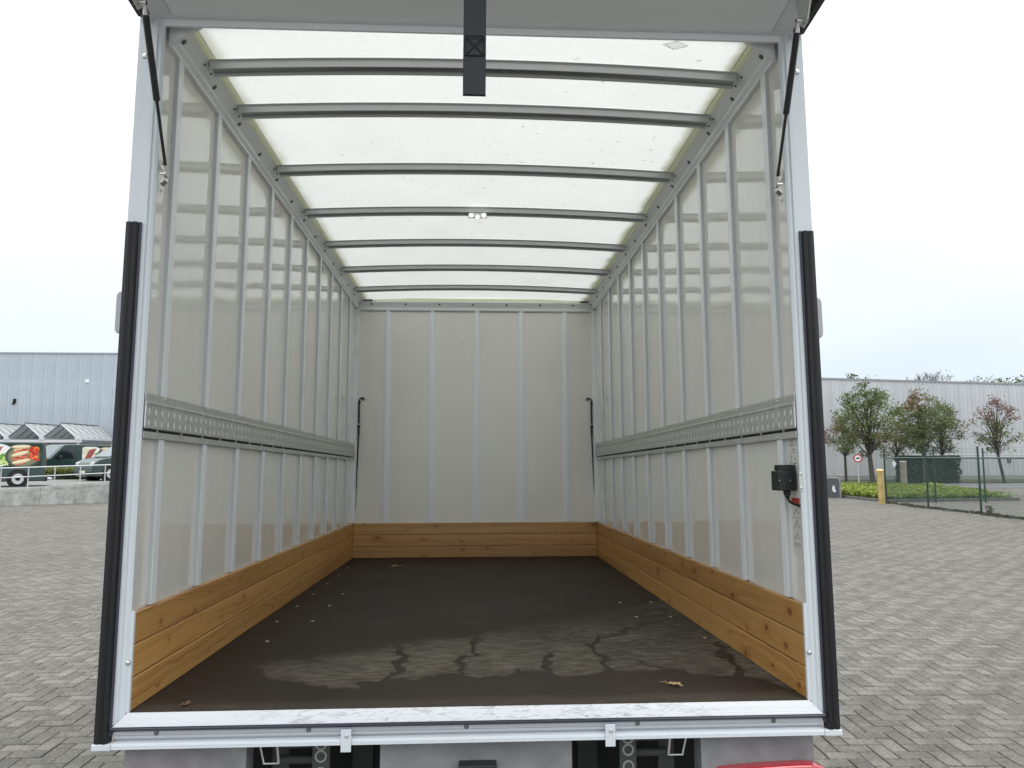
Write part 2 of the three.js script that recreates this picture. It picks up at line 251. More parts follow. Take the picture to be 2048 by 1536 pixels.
// ================================================================ vehicles
const green = phys(rgb(0.007, 0.032, 0.026), 0.3, { clearcoat: 0.9, clearcoatRoughness: 0.08 }), glass = phys(rgb(0.012, 0.016, 0.02), 0.06, { clearcoat: 1, clearcoatRoughness: 0.03 }), screenGlass = std(rgb(0.20, 0.235, 0.26), 0.08, 0.7), tyreMat = std(rgb(0.014, 0.014, 0.015), 0.8), silver = std(rgb(0.62, 0.63, 0.65), 0.35, 0.7);
function vehicle(name, o) { // heading +x, standing on y = 0, middle at the origin
  const v = group(name), W = o.width / 2, inset = (y) => 1 - 0.07 * (y - 0.3) / (o.height - 0.3);
  const sh = new THREE.Shape(); o.side.forEach(([x, y, cx, cy], i) => (i === 0 ? sh.moveTo(x, y) : cx === undefined ? sh.lineTo(x, y) : sh.quadraticCurveTo(cx, cy, x, y))); sh.closePath();
  const bodyGeo = new THREE.ExtrudeGeometry(sh, { depth: o.width - 0.16, bevelEnabled: true, bevelSize: 0.05, bevelThickness: 0.08, bevelSegments: 4, curveSegments: 8 }).translate(0, 0, -W + 0.08), bp = bodyGeo.attributes.position;
  for (let i = 0; i < bp.count; i++) { const y = bp.getY(i); bp.setZ(i, bp.getZ(i) * inset(y)); } bodyGeo.computeVertexNormals();
  mesh('body', bodyGeo, o.paint || green, v);
    const onSide = (pts, s, th, out) => { const g = extZ(pts, 0, th), p = g.attributes.position; for (let i = 0; i < p.count; i++) p.setZ(i, s * ((W + 0.0) * inset(p.getY(i)) + out + p.getZ(i))); if (s < 0) flip(g); return g; };
  for (const s of [-1, 1]) for (const wn of o.windows || []) mesh('side_window', onSide(wn, s, 0.008, 0.001), glass, v);
  const slope = (a, b, w0, w1, th = 0.012, n = 0.055) => { const dx = b[0] - a[0], dy = b[1] - a[1], l = Math.hypot(dx, dy), nx = dy / l * n, ny = -dx / l * n, k = th / n; const g = new THREE.BufferGeometry(), q = [[a, w0], [a, -w0], [b, -w1], [b, w1]].map(([p, w]) => [p[0] + nx * (1 + k), p[1] + ny * (1 + k), w]), u = [[a, w0], [a, -w0], [b, -w1], [b, w1]].map(([p, w]) => [p[0] + nx, p[1] + ny, w]), pos = []; const quad = (i, j, m, e) => pos.push(...i, ...j, ...m, ...i, ...m, ...e); quad(...q); for (let i = 0; i < 4; i++) { const j = (i + 1) % 4; quad(u[i], u[j], q[j], q[i]); } g.setAttribute('position', new THREE.BufferAttribute(new Float32Array(pos), 3)); g.computeVertexNormals(); return g; };
  for (const [a, b] of o.slopes || []) mesh('windscreen', slope(a, b, W * inset(a[1]) - 0.12, W * inset(b[1]) - 0.14), screenGlass, v);
  for (const x of o.wheels) for (const s of [-1, 1]) {
    const w = group('wheel', v), R = o.wheelR; w.position.set(x, R, s * (W - 0.11));
    mesh('arch', rod(V(0, 0, -0.09 * s), V(0, 0, 0.118 * s), R * 1.22, R * 1.22, 28), M.blackMatt, w);
    mesh('tyre', new THREE.LatheGeometry([[R * 0.6, -0.10], [R * 0.93, -0.105], [R, -0.07], [R, 0.07], [R * 0.93, 0.105], [R * 0.6, 0.10]].map(([a, b]) => new THREE.Vector2(a, b)), 32).rotateX(Math.PI / 2).translate(0, 0, 0.035 * s), tyreMat, w);
    const z = s * 0.125; mesh('rim', [new THREE.RingGeometry(R * 0.34, R * 0.64, 28).translate(0, 0, 0.01), new THREE.TorusGeometry(R * 0.62, 0.018, 6, 28), new THREE.TorusGeometry(R * 0.33, 0.022, 6, 24)].map((g) => (s < 0 ? g.rotateY(Math.PI) : g).translate(0, 0, z)), silver, w);
  }
  for (const s of [-1, 1]) {
    mesh('headlight', bx(o.nose - 0.22, o.nose + 0.03, o.lampY - 0.09, o.lampY + 0.09, s * (W - 0.36), s * (W - 0.06), 0.05), phys(rgb(0.6, 0.63, 0.66), 0.15, { clearcoat: 1 }), v);
    mesh('rear_light', bx(o.tail - 0.03, o.tail + 0.1, o.belt - 0.35, o.belt + 0.15, s * (W - 0.22), s * (W - 0.06), 0.03), M.lens, v);
    mesh('door_mirror', bx(o.mirror[0] - 0.05, o.mirror[0] + 0.1, o.mirror[1], o.mirror[1] + 0.2, s * (W + 0.02), s * (W + 0.2), 0.04), M.black, v);
    for (const [x0, x1, y0, y1] of o.seams || []) mesh('door_seam', onSide([[x0, y0], [x1, y0], [x1, y1], [x0, y1]], s, 0.004, 0.001), M.blackMatt, v);
    mesh('side_trim', onSide([[o.wheels[1] + 0.48, 0.36], [o.wheels[0] - 0.48, 0.36], [o.wheels[0] - 0.48, 0.44], [o.wheels[1] + 0.48, 0.44]], s, 0.012, 0.002), M.black, v);
  }
  mesh('front_bumper', bx(o.nose - 0.25, o.nose + 0.09, 0.24, 0.50, -W + 0.06, W - 0.06, 0.08), o.bumper || M.black, v);
  mesh('number_plate', [bx(o.nose + 0.088, o.nose + 0.10, 0.36, 0.47, -0.26, 0.26, 0.004), bx(o.tail - 0.075, o.tail - 0.06, 0.75, 0.86, -0.26, 0.26, 0.004)], std(rgb(0.75, 0.72, 0.55), 0.4), v);
  mesh('rear_bumper', bx(o.tail - 0.12, o.tail + 0.1, 0.22, 0.42, -W + 0.05, W - 0.05, 0.05), M.black, v);
  return { v, onSide };
}
const food = (() => { // two plates of grilled food, as printed on the vans
  const t = canvasTex(512, 320, (c, w, h) => {
    c.fillStyle = '#0d2a22'; c.fillRect(0, 0, w, h);
    const el = (x, y, a, b, r, f) => { c.fillStyle = f; c.beginPath(); c.ellipse(x, y, a, b, r, 0, 7); c.fill(); };
    el(120, 150, 190, 165, 0, '#dfe6ec'); el(120, 146, 168, 146, 0, '#f1efe6'); el(40, 100, 80, 70, 0.3, '#e3ddc0');
    for (let k = 0; k < 9; k++) { el(150 - k * 9, 60 + k * 25, 62, 14, -0.35, k % 2 ? '#7a2a26' : '#a8423a'); el(150 - k * 9, 55 + k * 25, 48, 4, -0.35, '#c9776a'); }
    const r = rng(9); for (let k = 0; k < 60; k++) el(190 + r() * 60, 150 + r() * 140 - r() * 30, 8 + r() * 16, 5 + r() * 9, r() * 3, ['#7fae3c', '#b9d56b', '#4d8427', '#d8e6a0'][r() * 4 | 0]);
    el(368, 160, 142, 158, 0, '#3c4438'); el(368, 160, 128, 142, 0, '#59614f'); el(368, 160, 118, 130, 0, '#7d7f63');
    for (let k = 0; k < 34; k++) el(300 + r() * 80, 70 + r() * 200, 14 + r() * 22, 8 + r() * 12, -0.4 + r(), ['#b8402e', '#d86b4a', '#e6b28c', '#98301f'][r() * 4 | 0]);
    for (let k = 0; k < 42; k++) el(420 + r() * 52, 40 + r() * 170, 10 + r() * 18, 12 + r() * 20, r(), ['#d5361f', '#e9602a', '#b3241a', '#f0903c'][r() * 4 | 0]);
    for (const [x, y, q] of [[345, 36, -0.05], [340, 130, -0.45], [352, 232, -0.35]]) { el(x, y, 78, 27, q, '#c9b489'); el(x, y - 6, 70, 18, q, '#efe2c0'); }
  });
  return std(rgb(0.9, 0.9, 0.9), 0.35, 0, { map: t });
})();
function foodPrint(V0, x0, x1, y0, y1, s) { const g = V0.onSide([[x0, y0], [x1, y0], [x1, y1], [x0, y1]], s, 0.004, 0.003), p = g.attributes.position, uv = g.attributes.uv; for (let i = 0; i < p.count; i++) uv.setXY(i, s > 0 ? (x1 - p.getX(i)) / (x1 - x0) * -1 + 1 : (x1 - p.getX(i)) / (x1 - x0), (p.getY(i) - y0) / (y1 - y0)); mesh('food_print', g, food, V0.v); }
const vanSide = { width: 1.9, height: 1.92, belt: 1.08, wheelR: 0.335, wheels: [1.55, -1.45], nose: 2.35, tail: -2.42, lampY: 0.82, mirror: [1.15, 1.1],
  side: [[-2.38, 0.28], [-2.4, 1.2], [-2.28, 1.88, -2.38, 1.86], [0.65, 1.88], [0.95, 1.80, 0.85, 1.87], [1.62, 1.12], [2.22, 0.98, 2.1, 1.06], [2.34, 0.72, 2.34, 0.92], [2.34, 0.30, 2.36, 0.4], [2.2, 0.26]],
  slopes: [[[1.60, 1.14], [0.98, 1.76]], [[-2.40, 1.18], [-2.33, 1.75]].reverse()], windows: [[[1.42, 1.13], [0.92, 1.70], [0.30, 1.72], [0.30, 1.13]]], seams: [[0.20, 0.215, 0.45, 1.78], [-0.85, -0.835, 0.45, 1.78]] };
{
  const a = vehicle('delivery_van', vanSide); a.v.position.set(-21.37, 0.55, -30.55); a.v.rotation.y = Math.PI + 0.55;
  foodPrint(a, -2.28, 0.1, 0.80, 1.83, -1);
  mesh('rear_step', bx(-2.72, -2.42, 0.30, 0.35, -0.85, 0.85, 0.01), std(rgb(0.75, 0.76, 0.76), 0.4), a.v);
  tag(a.v, 'dark green van with large food plates printed on its side, just behind the railing', 'van');
  const b = vehicle('delivery_van', { ...vanSide, width: 1.7 }); b.v.scale.setScalar(1.06); b.v.position.set(-24.55, 0.55, -43.8); b.v.rotation.y = Math.PI + THREE.MathUtils.degToRad(60);
  foodPrint(b, -2.25, -0.15, 0.95, 1.8, -1);
  tag(b.v, 'dark green van with food print under the carport, its windscreen facing the yard', 'van');
  mesh('bonnet_lettering', bx(2.40, 2.415, 0.60, 0.72, -0.55, -0.2, 0.003), std(rgb(0.6, 0.66, 0.64), 0.5), b.v);
  const c = vehicle('parked_car', { width: 1.82, height: 1.75, belt: 0.98, wheelR: 0.33, wheels: [1.42, -1.38], nose: 2.2, tail: -2.2, lampY: 0.78, mirror: [0.75, 0.98], bumper: std(rgb(0.02, 0.03, 0.03), 0.5), paint: phys(rgb(0.012, 0.034, 0.030), 0.3, { clearcoat: 0.7, clearcoatRoughness: 0.06 }),
    side: [[-2.2, 0.26], [-2.22, 0.9], [-2.1, 1.62, -2.22, 1.5], [-1.6, 1.72], [0.1, 1.72], [0.55, 1.60, 0.4, 1.69], [1.45, 1.04], [2.02, 0.90, 1.9, 0.98], [2.2, 0.62, 2.2, 0.8], [2.2, 0.28], [2.05, 0.24]],
    slopes: [[[1.42, 1.07], [0.58, 1.59]]], windows: [[[1.25, 1.05], [0.52, 1.54], [-0.35, 1.58], [-0.35, 1.04]], [[-0.42, 1.04], [-0.42, 1.58], [-1.7, 1.56], [-1.95, 1.06]]], seams: [[-0.39, -0.378, 0.42, 1.44]] });
  c.v.scale.setScalar(1.16); c.v.position.set(-19.45, 0.55, -40.6); c.v.rotation.y = Math.PI + THREE.MathUtils.degToRad(52);
  tag(c.v, 'dark green car with silver windscreen reflections, half hidden by the truck corner', 'car');
}

// ================================================================ plants
function leafCloud(list) { // small folded leaves: [x, y, z, size, r, g, b]
  const n = list.length, pos = new Float32Array(n * 18), col = new Float32Array(n * 18), r = rng(n + 77), q = new THREE.Quaternion(), a = V(), e = new THREE.Euler();
  list.forEach(([x, y, z, s, cr, cg, cb], i) => {
    q.setFromEuler(e.set((r() - 0.5) * 2.6, r() * 6.283, (r() - 0.5) * 2.2));
    const p = [[0, 0, -0.5], [-0.34, 0.10, 0], [0, 0, 0.5], [0.34, 0.10, 0.05]].map((c) => a.set(...c).multiplyScalar(s).applyQuaternion(q).toArray());
    [0, 1, 2, 0, 2, 3].forEach((k, m) => { const o = i * 18 + m * 3; pos[o] = p[k][0] + x; pos[o + 1] = p[k][1] + y; pos[o + 2] = p[k][2] + z; col[o] = cr; col[o + 1] = cg; col[o + 2] = cb; });
  });
  const g = new THREE.BufferGeometry(); g.setAttribute('position', new THREE.BufferAttribute(pos, 3)); g.setAttribute('color', new THREE.BufferAttribute(col, 3)); g.computeVertexNormals(); return g;
}
const leafMat = phys(rgb(1, 1, 1), 0.9, { vertexColors: true, transmission: 0.3, thickness: 0, side: THREE.DoubleSide }), barkMat = std(rgb(0.13, 0.115, 0.10), 0.9, 0, { map: speckle });
function tree(label, o) {
  const t = tag(group('autumn_tree'), label, 'tree', 'young autumn trees along the warehouse verge'), r = rng(o.seed); t.position.set(o.x, o.y || 0, o.z);
  const wood = [], hub = V(o.lean || 0, o.y0 * 0.95, 0); wood.push(rod(V(0, -0.1, 0), hub, o.r0, o.r0 * 0.75, 10));
  const leaves = [], cy = (o.y0 + o.h) / 2, ry = (o.h - o.y0) / 2;
  for (let k = 0; k < o.clumps; k++) {
    let u, v, w, l; do { u = r() * 2 - 1; v = r() * 2 - 1; w = r() * 2 - 1; l = Math.hypot(u, v, w); } while (l > 1 || l < 0.15);
    const taper = v > 0 ? 1 - 0.55 * v * v : 1 - 0.25 * v * v; const c = V((o.lean || 0) + u * o.rad * taper * (0.85 + 0.3 * r()), cy + v * ry, w * o.rad * taper);
    if (k % 2 === 0 || o.sparse) { const th = clamp(mix(o.y0 * 0.9, o.h * 0.78, r() * clamp((c.y - o.y0) / (o.h - o.y0))), o.y0 * 0.9, c.y), ta = clamp((th - o.y0) / (o.h * 0.82 - o.y0)), st = V((o.lean || 0) * (1 + 0.2 * ta), th, 0), m = V(st.x + (c.x - st.x) * 0.5, mix(th, c.y, 0.62), c.z * 0.5), lr = o.r0 * (0.26 - 0.14 * ta); wood.push(rod(st, m, lr, lr * 0.6, 6), rod(m, c, lr * 0.6, 0.006, 5)); for (let b = 0; b < 3; b++) wood.push(rod(c.clone().lerp(m, 0.3 * b), c.clone().add(V((r() - 0.5) * 0.8, r() * 0.45, (r() - 0.5) * 0.8)), 0.008, 0.003, 4)); }
    const n = o.per * 1.5 * (0.5 + r()), sp = o.spread * (0.7 + 0.7 * r()), tint = 0.72 + 0.6 * r();
    for (let i = 0; i < n; i++) { const g = () => (r() + r() + r() - 1.5) * 1.15, x = c.x + g() * sp, y = c.y + g() * sp * 0.75, z = c.z + g() * sp; const [R, G, B] = o.color((x) / o.rad, (y - cy) / ry, r); const k2 = tint * (0.75 + 0.5 * r()); leaves.push([x, y, z, (o.leaf || 0.125) * (0.6 + 0.8 * r()), R * k2, G * k2, B * k2]); }
  }
  wood.push(rod(hub, V((o.lean || 0) * 1.2, o.h * 0.82, 0), o.r0 * 0.7, 0.02, 8));
  mesh('trunk', uvm(join(wood)), barkMat, t); stuff(mesh('crown', leafCloud(leaves), leafMat, t)); return t;
}
const G1 = [0.145, 0.18, 0.058], G2 = [0.105, 0.145, 0.05], RED = [0.19, 0.055, 0.055], RUST = [0.19, 0.10, 0.055], OLIVE = [0.16, 0.145, 0.055], MAUVE = [0.17, 0.095, 0.085];
const pick = (r, a, b, p) => (r() < p ? a : b);
tree('small tree with a red-leaved left side beside the truck corner', { x: 26.05, z: -48.6, y0: 1.85, h: 4.95, rad: 1.9, r0: 0.10, seed: 21, clumps: 46, per: 42, spread: 0.36, color: (x, y, r) => (x < -0.35 && y > -0.5 ? pick(r, y < 0 ? MAUVE : RED, G1, 0.8) : pick(r, OLIVE, G1, 0.2)) });
tree('tallest green tree with a straight thick trunk behind the round road sign', { x: 24.15, z: -41.6, y0: 1.75, h: 6.3, rad: 1.85, r0: 0.17, seed: 4, clumps: 92, per: 46, spread: 0.34, lean: -0.12, color: (x, y, r) => (y < -0.15 && y > -0.5 && x < 0.1 && r() < 0.22 ? RUST : pick(r, G2, G1, 0.5)) });
tree('small tree with an orange-red patch between the two tall green trees', { x: 30.2, z: -49.3, y0: 1.7, h: 4.75, rad: 1.6, r0: 0.09, seed: 15, clumps: 46, per: 44, spread: 0.34, color: (x, y, r) => (x < -0.05 && y < 0.5 && y > -0.6 ? pick(r, RUST, OLIVE, 0.7) : pick(r, OLIVE, G1, 0.3)) });
tree('dense green tree with a reddish top standing in front of the dark hedge', { x: 29.15, z: -44.4, y0: 1.9, h: 6.15, rad: 1.75, r0: 0.13, seed: 6, clumps: 88, per: 48, spread: 0.36, color: (x, y, r) => (y > 0.45 - 0.35 * x * x && x < 0.1 ? pick(r, RUST, OLIVE, 0.55) : pick(r, G2, G1, 0.6)) });
tree('loose green tree behind the dark hedge with thin right-hand twigs', { x: 32.0, z: -46.9, y0: 1.9, h: 5.75, rad: 1.5, r0: 0.10, seed: 30, clumps: 60, per: 30, spread: 0.30, sparse: true, color: (x, y, r) => (x > 0.4 ? pick(r, MAUVE, OLIVE, 0.4) : pick(r, G1, G2, 0.6)) });
tree('sparse reddish tree with a leaning grey trunk behind the fence, near the wall letter', { x: 35.1, z: -45.2, y0: 2.0, h: 5.75, rad: 1.75, r0: 0.11, seed: 9, clumps: 62, per: 17, spread: 0.26, sparse: true, lean: -0.35, leaf: 0.14, color: (x, y, r) => (y > 0.15 ? pick(r, MAUVE, RUST, 0.75) : pick(r, OLIVE, G1, 0.6)) });

function bareTree(name, label, x, z, h, spread, seed, leafy) { // leafless crowns that rise behind the roof
  const t = tag(group(name), label, 'tree'), r = rng(seed), wood = []; t.position.set(x, 0, z);
  const grow = (p, d, l, rad, depth) => { const e = p.clone().addScaledVector(d, l); wood.push(rod(p, e, Math.max(rad, 0.014), Math.max(rad * 0.65, 0.011), depth > 3 ? 6 : 3)); if (!depth) return; const n = 3; for (let k = 0; k < n; k++) grow(e, d.clone().add(V((r() - 0.5) * spread, 0.15 + r() * 0.3, (r() - 0.5) * spread)).normalize(), l * (0.62 + 0.25 * r()), rad * 0.6, depth - 1); };
  grow(V(0, 0, 0), V(0, 1, 0), h * 0.32, 0.16, 6);
  const all = join(wood); all.computeBoundingBox(); all.scale(h / all.boundingBox.max.y, h / all.boundingBox.max.y, h / all.boundingBox.max.y); mesh('trunk', uvm(all), barkMat, t);
  if (leafy) { const L = []; for (let k = 0; k < leafy; k++) { const a = r() * 6.283, q = Math.sqrt(r()), y = r(); L.push([Math.cos(a) * q * spread * 1.6 * (1.1 - y * 0.6), h * (0.55 + 0.44 * y), Math.sin(a) * q * spread * 1.6, 0.22 * (0.6 + 0.8 * r()), 0.05 + 0.03 * r(), 0.075 + 0.03 * r(), 0.03]); } stuff(mesh('crown', leafCloud(L), leafMat, t)); }
}
bareTree('bare_tree', 'bare twiggy tree showing above the middle of the light grey roof', 41.0, -62, 9.5, 1.7, 5, 60);
bareTree('bare_tree', 'thin bare twigs above the roof beside the narrow dark treetop', 36.1, -63, 9.35, 1.3, 8, 60);
bareTree('narrow_tree', 'narrow dark treetop above the light grey roof, over the tallest green tree', 34.0, -62, 9.35, 0.45, 12, 500);
bareTree('bare_tree', 'low bare treetop above the roof over the sparse reddish tree', 46.2, -63, 9.25, 1.4, 19, 160);
bareTree('leafy_tree', 'green leafy treetop at the far end of the light grey roof', 50.8, -64, 9.4, 1.5, 23, 900);

{ // clipped hedge block, clump of low hedge, column bush
  const leafBox = (x0, x1, y0, y1, z0, z1, n, col, seed, s = 0.13, bumpy = 0.12) => { const r = rng(seed), L = []; const A = [(x1 - x0) * (y1 - y0), (x1 - x0) * (z1 - z0), (z1 - z0) * (y1 - y0)], T = A[0] * 2 + A[1] + A[2] * 2; for (let k = 0; k < n; k++) { let q = r() * T, x = mix(x0, x1, r()), y = mix(y0, y1, r()), z = mix(z0, z1, r()); if ((q -= A[0] * 2) < 0) z = r() < 0.5 ? z0 : z1; else if ((q -= A[1]) < 0) y = y1; else x = r() < 0.5 ? x0 : x1; const b = fbm(x * 2.2, y * 2.2 + z, seed, 3) - 0.5; x += b * bumpy * 2 + (r() - 0.5) * 0.12; y += b * bumpy * 0.8 + (r() - 0.5) * 0.09; z += b * bumpy * 2 + (r() - 0.5) * 0.1; const k2 = (0.6 + 0.8 * r()) * (1 + b); L.push([x, Math.max(y, 0.02), z, s * (0.6 + 0.8 * r()), col[0] * k2, col[1] * k2, col[2] * k2]); } return leafCloud(L); };
  const h = tag(group('clipped_hedge'), 'dark green square-cut hedge block in front of the light grey warehouse', 'hedge'); h.position.set(30.3, 0.03, -45.9);
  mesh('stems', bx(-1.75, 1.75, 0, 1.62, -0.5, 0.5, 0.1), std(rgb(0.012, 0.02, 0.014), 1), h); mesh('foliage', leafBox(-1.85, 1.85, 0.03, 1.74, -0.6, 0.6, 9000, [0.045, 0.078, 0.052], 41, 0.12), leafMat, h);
  const g = tag(group('low_hedge'), 'low yellow-green clipped hedge below the vans on the raised car park', 'hedge'); g.position.set(-24.6, 0.55, -43.9 + 2.2); g.rotation.y = 0.1;
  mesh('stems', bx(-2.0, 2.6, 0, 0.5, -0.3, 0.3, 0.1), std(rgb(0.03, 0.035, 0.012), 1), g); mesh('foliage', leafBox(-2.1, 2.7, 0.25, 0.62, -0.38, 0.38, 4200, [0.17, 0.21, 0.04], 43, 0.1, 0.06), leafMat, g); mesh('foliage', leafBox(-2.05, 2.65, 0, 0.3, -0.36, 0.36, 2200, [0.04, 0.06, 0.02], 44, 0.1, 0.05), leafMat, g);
  const c = tag(group('column_bush'), 'dark narrow conifer half hidden behind the truck edge above the grey block', 'bush'); c.position.set(16.75, 0, -33); const r = rng(47), L = []; for (let k = 0; k < 2600; k++) { const y = Math.pow(r(), 1.2) * 1.85, a = r() * 6.283, q = 0.40 * (1 - Math.pow(y / 1.95, 2.2)) * (0.7 + 0.35 * r()); L.push([Math.cos(a) * q, y, Math.sin(a) * q, 0.09 * (0.6 + 0.8 * r()), 0.02 + 0.02 * r(), 0.035 + 0.025 * r(), 0.02]); }
  mesh('foliage', leafCloud(L), leafMat, c); mesh('trunk', rod(V(0, 0, 0), V(0, 1.6, 0), 0.05, 0.01), barkMat, c);
}
{ // low ground cover in a kerbed bed
  const poly = [[16.6, -33.4], [15.95, -29.6], [15.9, -26.7], [16.1, -25.95], [18, -26.1], [20, -26.4], [21.9, -26.6], [22.2, -28.5], [22.8, -31], [23.6, -34], [25.2, -37.5], [24.5, -38.6], [21.5, -38.7], [18.4, -37.6]];
  const inside = (x, z) => { let c = false; for (let i = 0, j = poly.length - 1; i < poly.length; j = i++) { const [xi, zi] = poly[i], [xj, zj] = poly[j]; if ((zi > z) !== (zj > z) && x < (xj - xi) * (z - zi) / (zj - zi) + xi) c = !c; } return c; };
  struct(mesh('planting_bed', uvm(extY(poly, -0.03, 0.05)), std(rgb(0.07, 0.06, 0.045), 1, 0, { map: speckle })));
  const kerb = struct(group('bed_kerb')), km = std(rgb(0.27, 0.27, 0.26), 0.9, 0, { map: speckle });
  for (let i = 0; i < poly.length; i++) { const [ax, az] = poly[i], [bx2, bz] = poly[(i + 1) % poly.length], l = Math.hypot(bx2 - ax, bz - az), n = Math.max(1, Math.round(l)); for (let k = 0; k < n; k++) { const m = mesh('kerb_stone', uvm(bx(0.006, l / n - 0.006, -0.05, 0.11, -0.06, 0.06, 0.015)), km, kerb); m.position.set(ax + (bx2 - ax) * k / n, 0, az + (bz - az) * k / n); m.rotation.y = -Math.atan2(bz - az, bx2 - ax); } }
  const r = rng(51), L = []; while (L.length < 30000) { const x = 15.8 + r() * 9.6, z = -38.8 + r() * 13; if (!inside(x, z)) continue; if (x > 20.6 && r() < 0.5 * (x - 20.2)) { if (z > -29) continue; } const m = fbm(x * 0.9, z * 0.9, 52, 3), hgt = 0.08 + 0.34 * m, y = hgt * (1 - Math.pow(r(), 2.4)), k = (0.5 + 0.75 * y / hgt) * (0.75 + 0.5 * r()); const C = m > 0.5 ? [0.20, 0.25, 0.035] : [0.14, 0.20, 0.035]; L.push([x, y + 0.05, z, 0.13 * (0.6 + 0.9 * r()), C[0] * k, C[1] * k, C[2] * k]); }
  const gc = mesh('ground_cover', leafCloud(L), leafMat); stuff(tag(gc, 'low yellow-green ground cover filling the kerbed bed behind the bollard', 'ground cover'));
}

// ================================================================ fence, sign, bollards and block
{
  const f = tag(group('chain_link_fence'), 'dark green chain-link fence with thin top wires, beside the yellow bollard', 'fence'), gm = std(rgb(0.022, 0.05, 0.045), 0.5), wm = std(rgb(0.045, 0.085, 0.075), 0.5);
  const cA = V(15.9, 0, -25.7), run = (a, b, step2, name) => { const d = b.clone().sub(a), l = d.length(); d.normalize(); const n = Math.round(l / step2); for (let k = name ? 1 : 0; k <= n; k++) { const p = a.clone().addScaledVector(d, l * k / n); mesh('fence_post', [rod(p, p.clone().add(V(0, 2.08, 0)), 0.034, 0.030, 10), rod(p.clone().add(V(0, 2.08, 0)), p.clone().add(V(0, 2.095, 0)), 0.034, 0.015, 10)], gm, f); }
    mesh('top_rail', rod(a.clone().setY(1.725), b.clone().setY(1.725), 0.023, 0.023, 8), std(rgb(0.05, 0.11, 0.09), 0.5), f);
    for (const y of [1.80, 1.92, 2.03]) mesh('top_wire', rod(a.clone().setY(y), b.clone().setY(y), 0.0022, 0.0022, 4), wm, f);
    const W = [], w = 0.055; for (let s = -1.72; s < l; s += w) for (const q of [-1, 1]) { let s0 = s, s1 = s + 1.70, y0 = q > 0 ? 0.03 : 1.73, y1 = q > 0 ? 1.73 : 0.03; const c0 = clamp(s0, 0, l), c1 = clamp(s1, 0, l); const ya = mix(y0, y1, (c0 - s0) / 1.7), yb = mix(y0, y1, (c1 - s0) / 1.7); if (c1 - c0 < 0.02) continue; W.push(rod(a.clone().addScaledVector(d, c0).setY(ya), a.clone().addScaledVector(d, c1).setY(yb), 0.0019, 0.0019, 3, true)); }
    stuff(mesh('chain_link_mesh', W, wm, f)); };
  run(cA, V(15.25, 0, -14.0), 2.93); run(cA, V(25.5, 0, -25.2), 1.95, true);
  const s = tag(group('fence_plate'), 'small white diamond-shaped plate hanging on the chain-link fence', 'plate'); mesh('plate', extZ([[0, 0.15], [0.09, 0], [0, -0.15], [-0.09, 0]], -0.003, 0.003), std(rgb(0.78, 0.8, 0.84), 0.4), s); s.position.set(16.25, 1.49, -25.63);
}
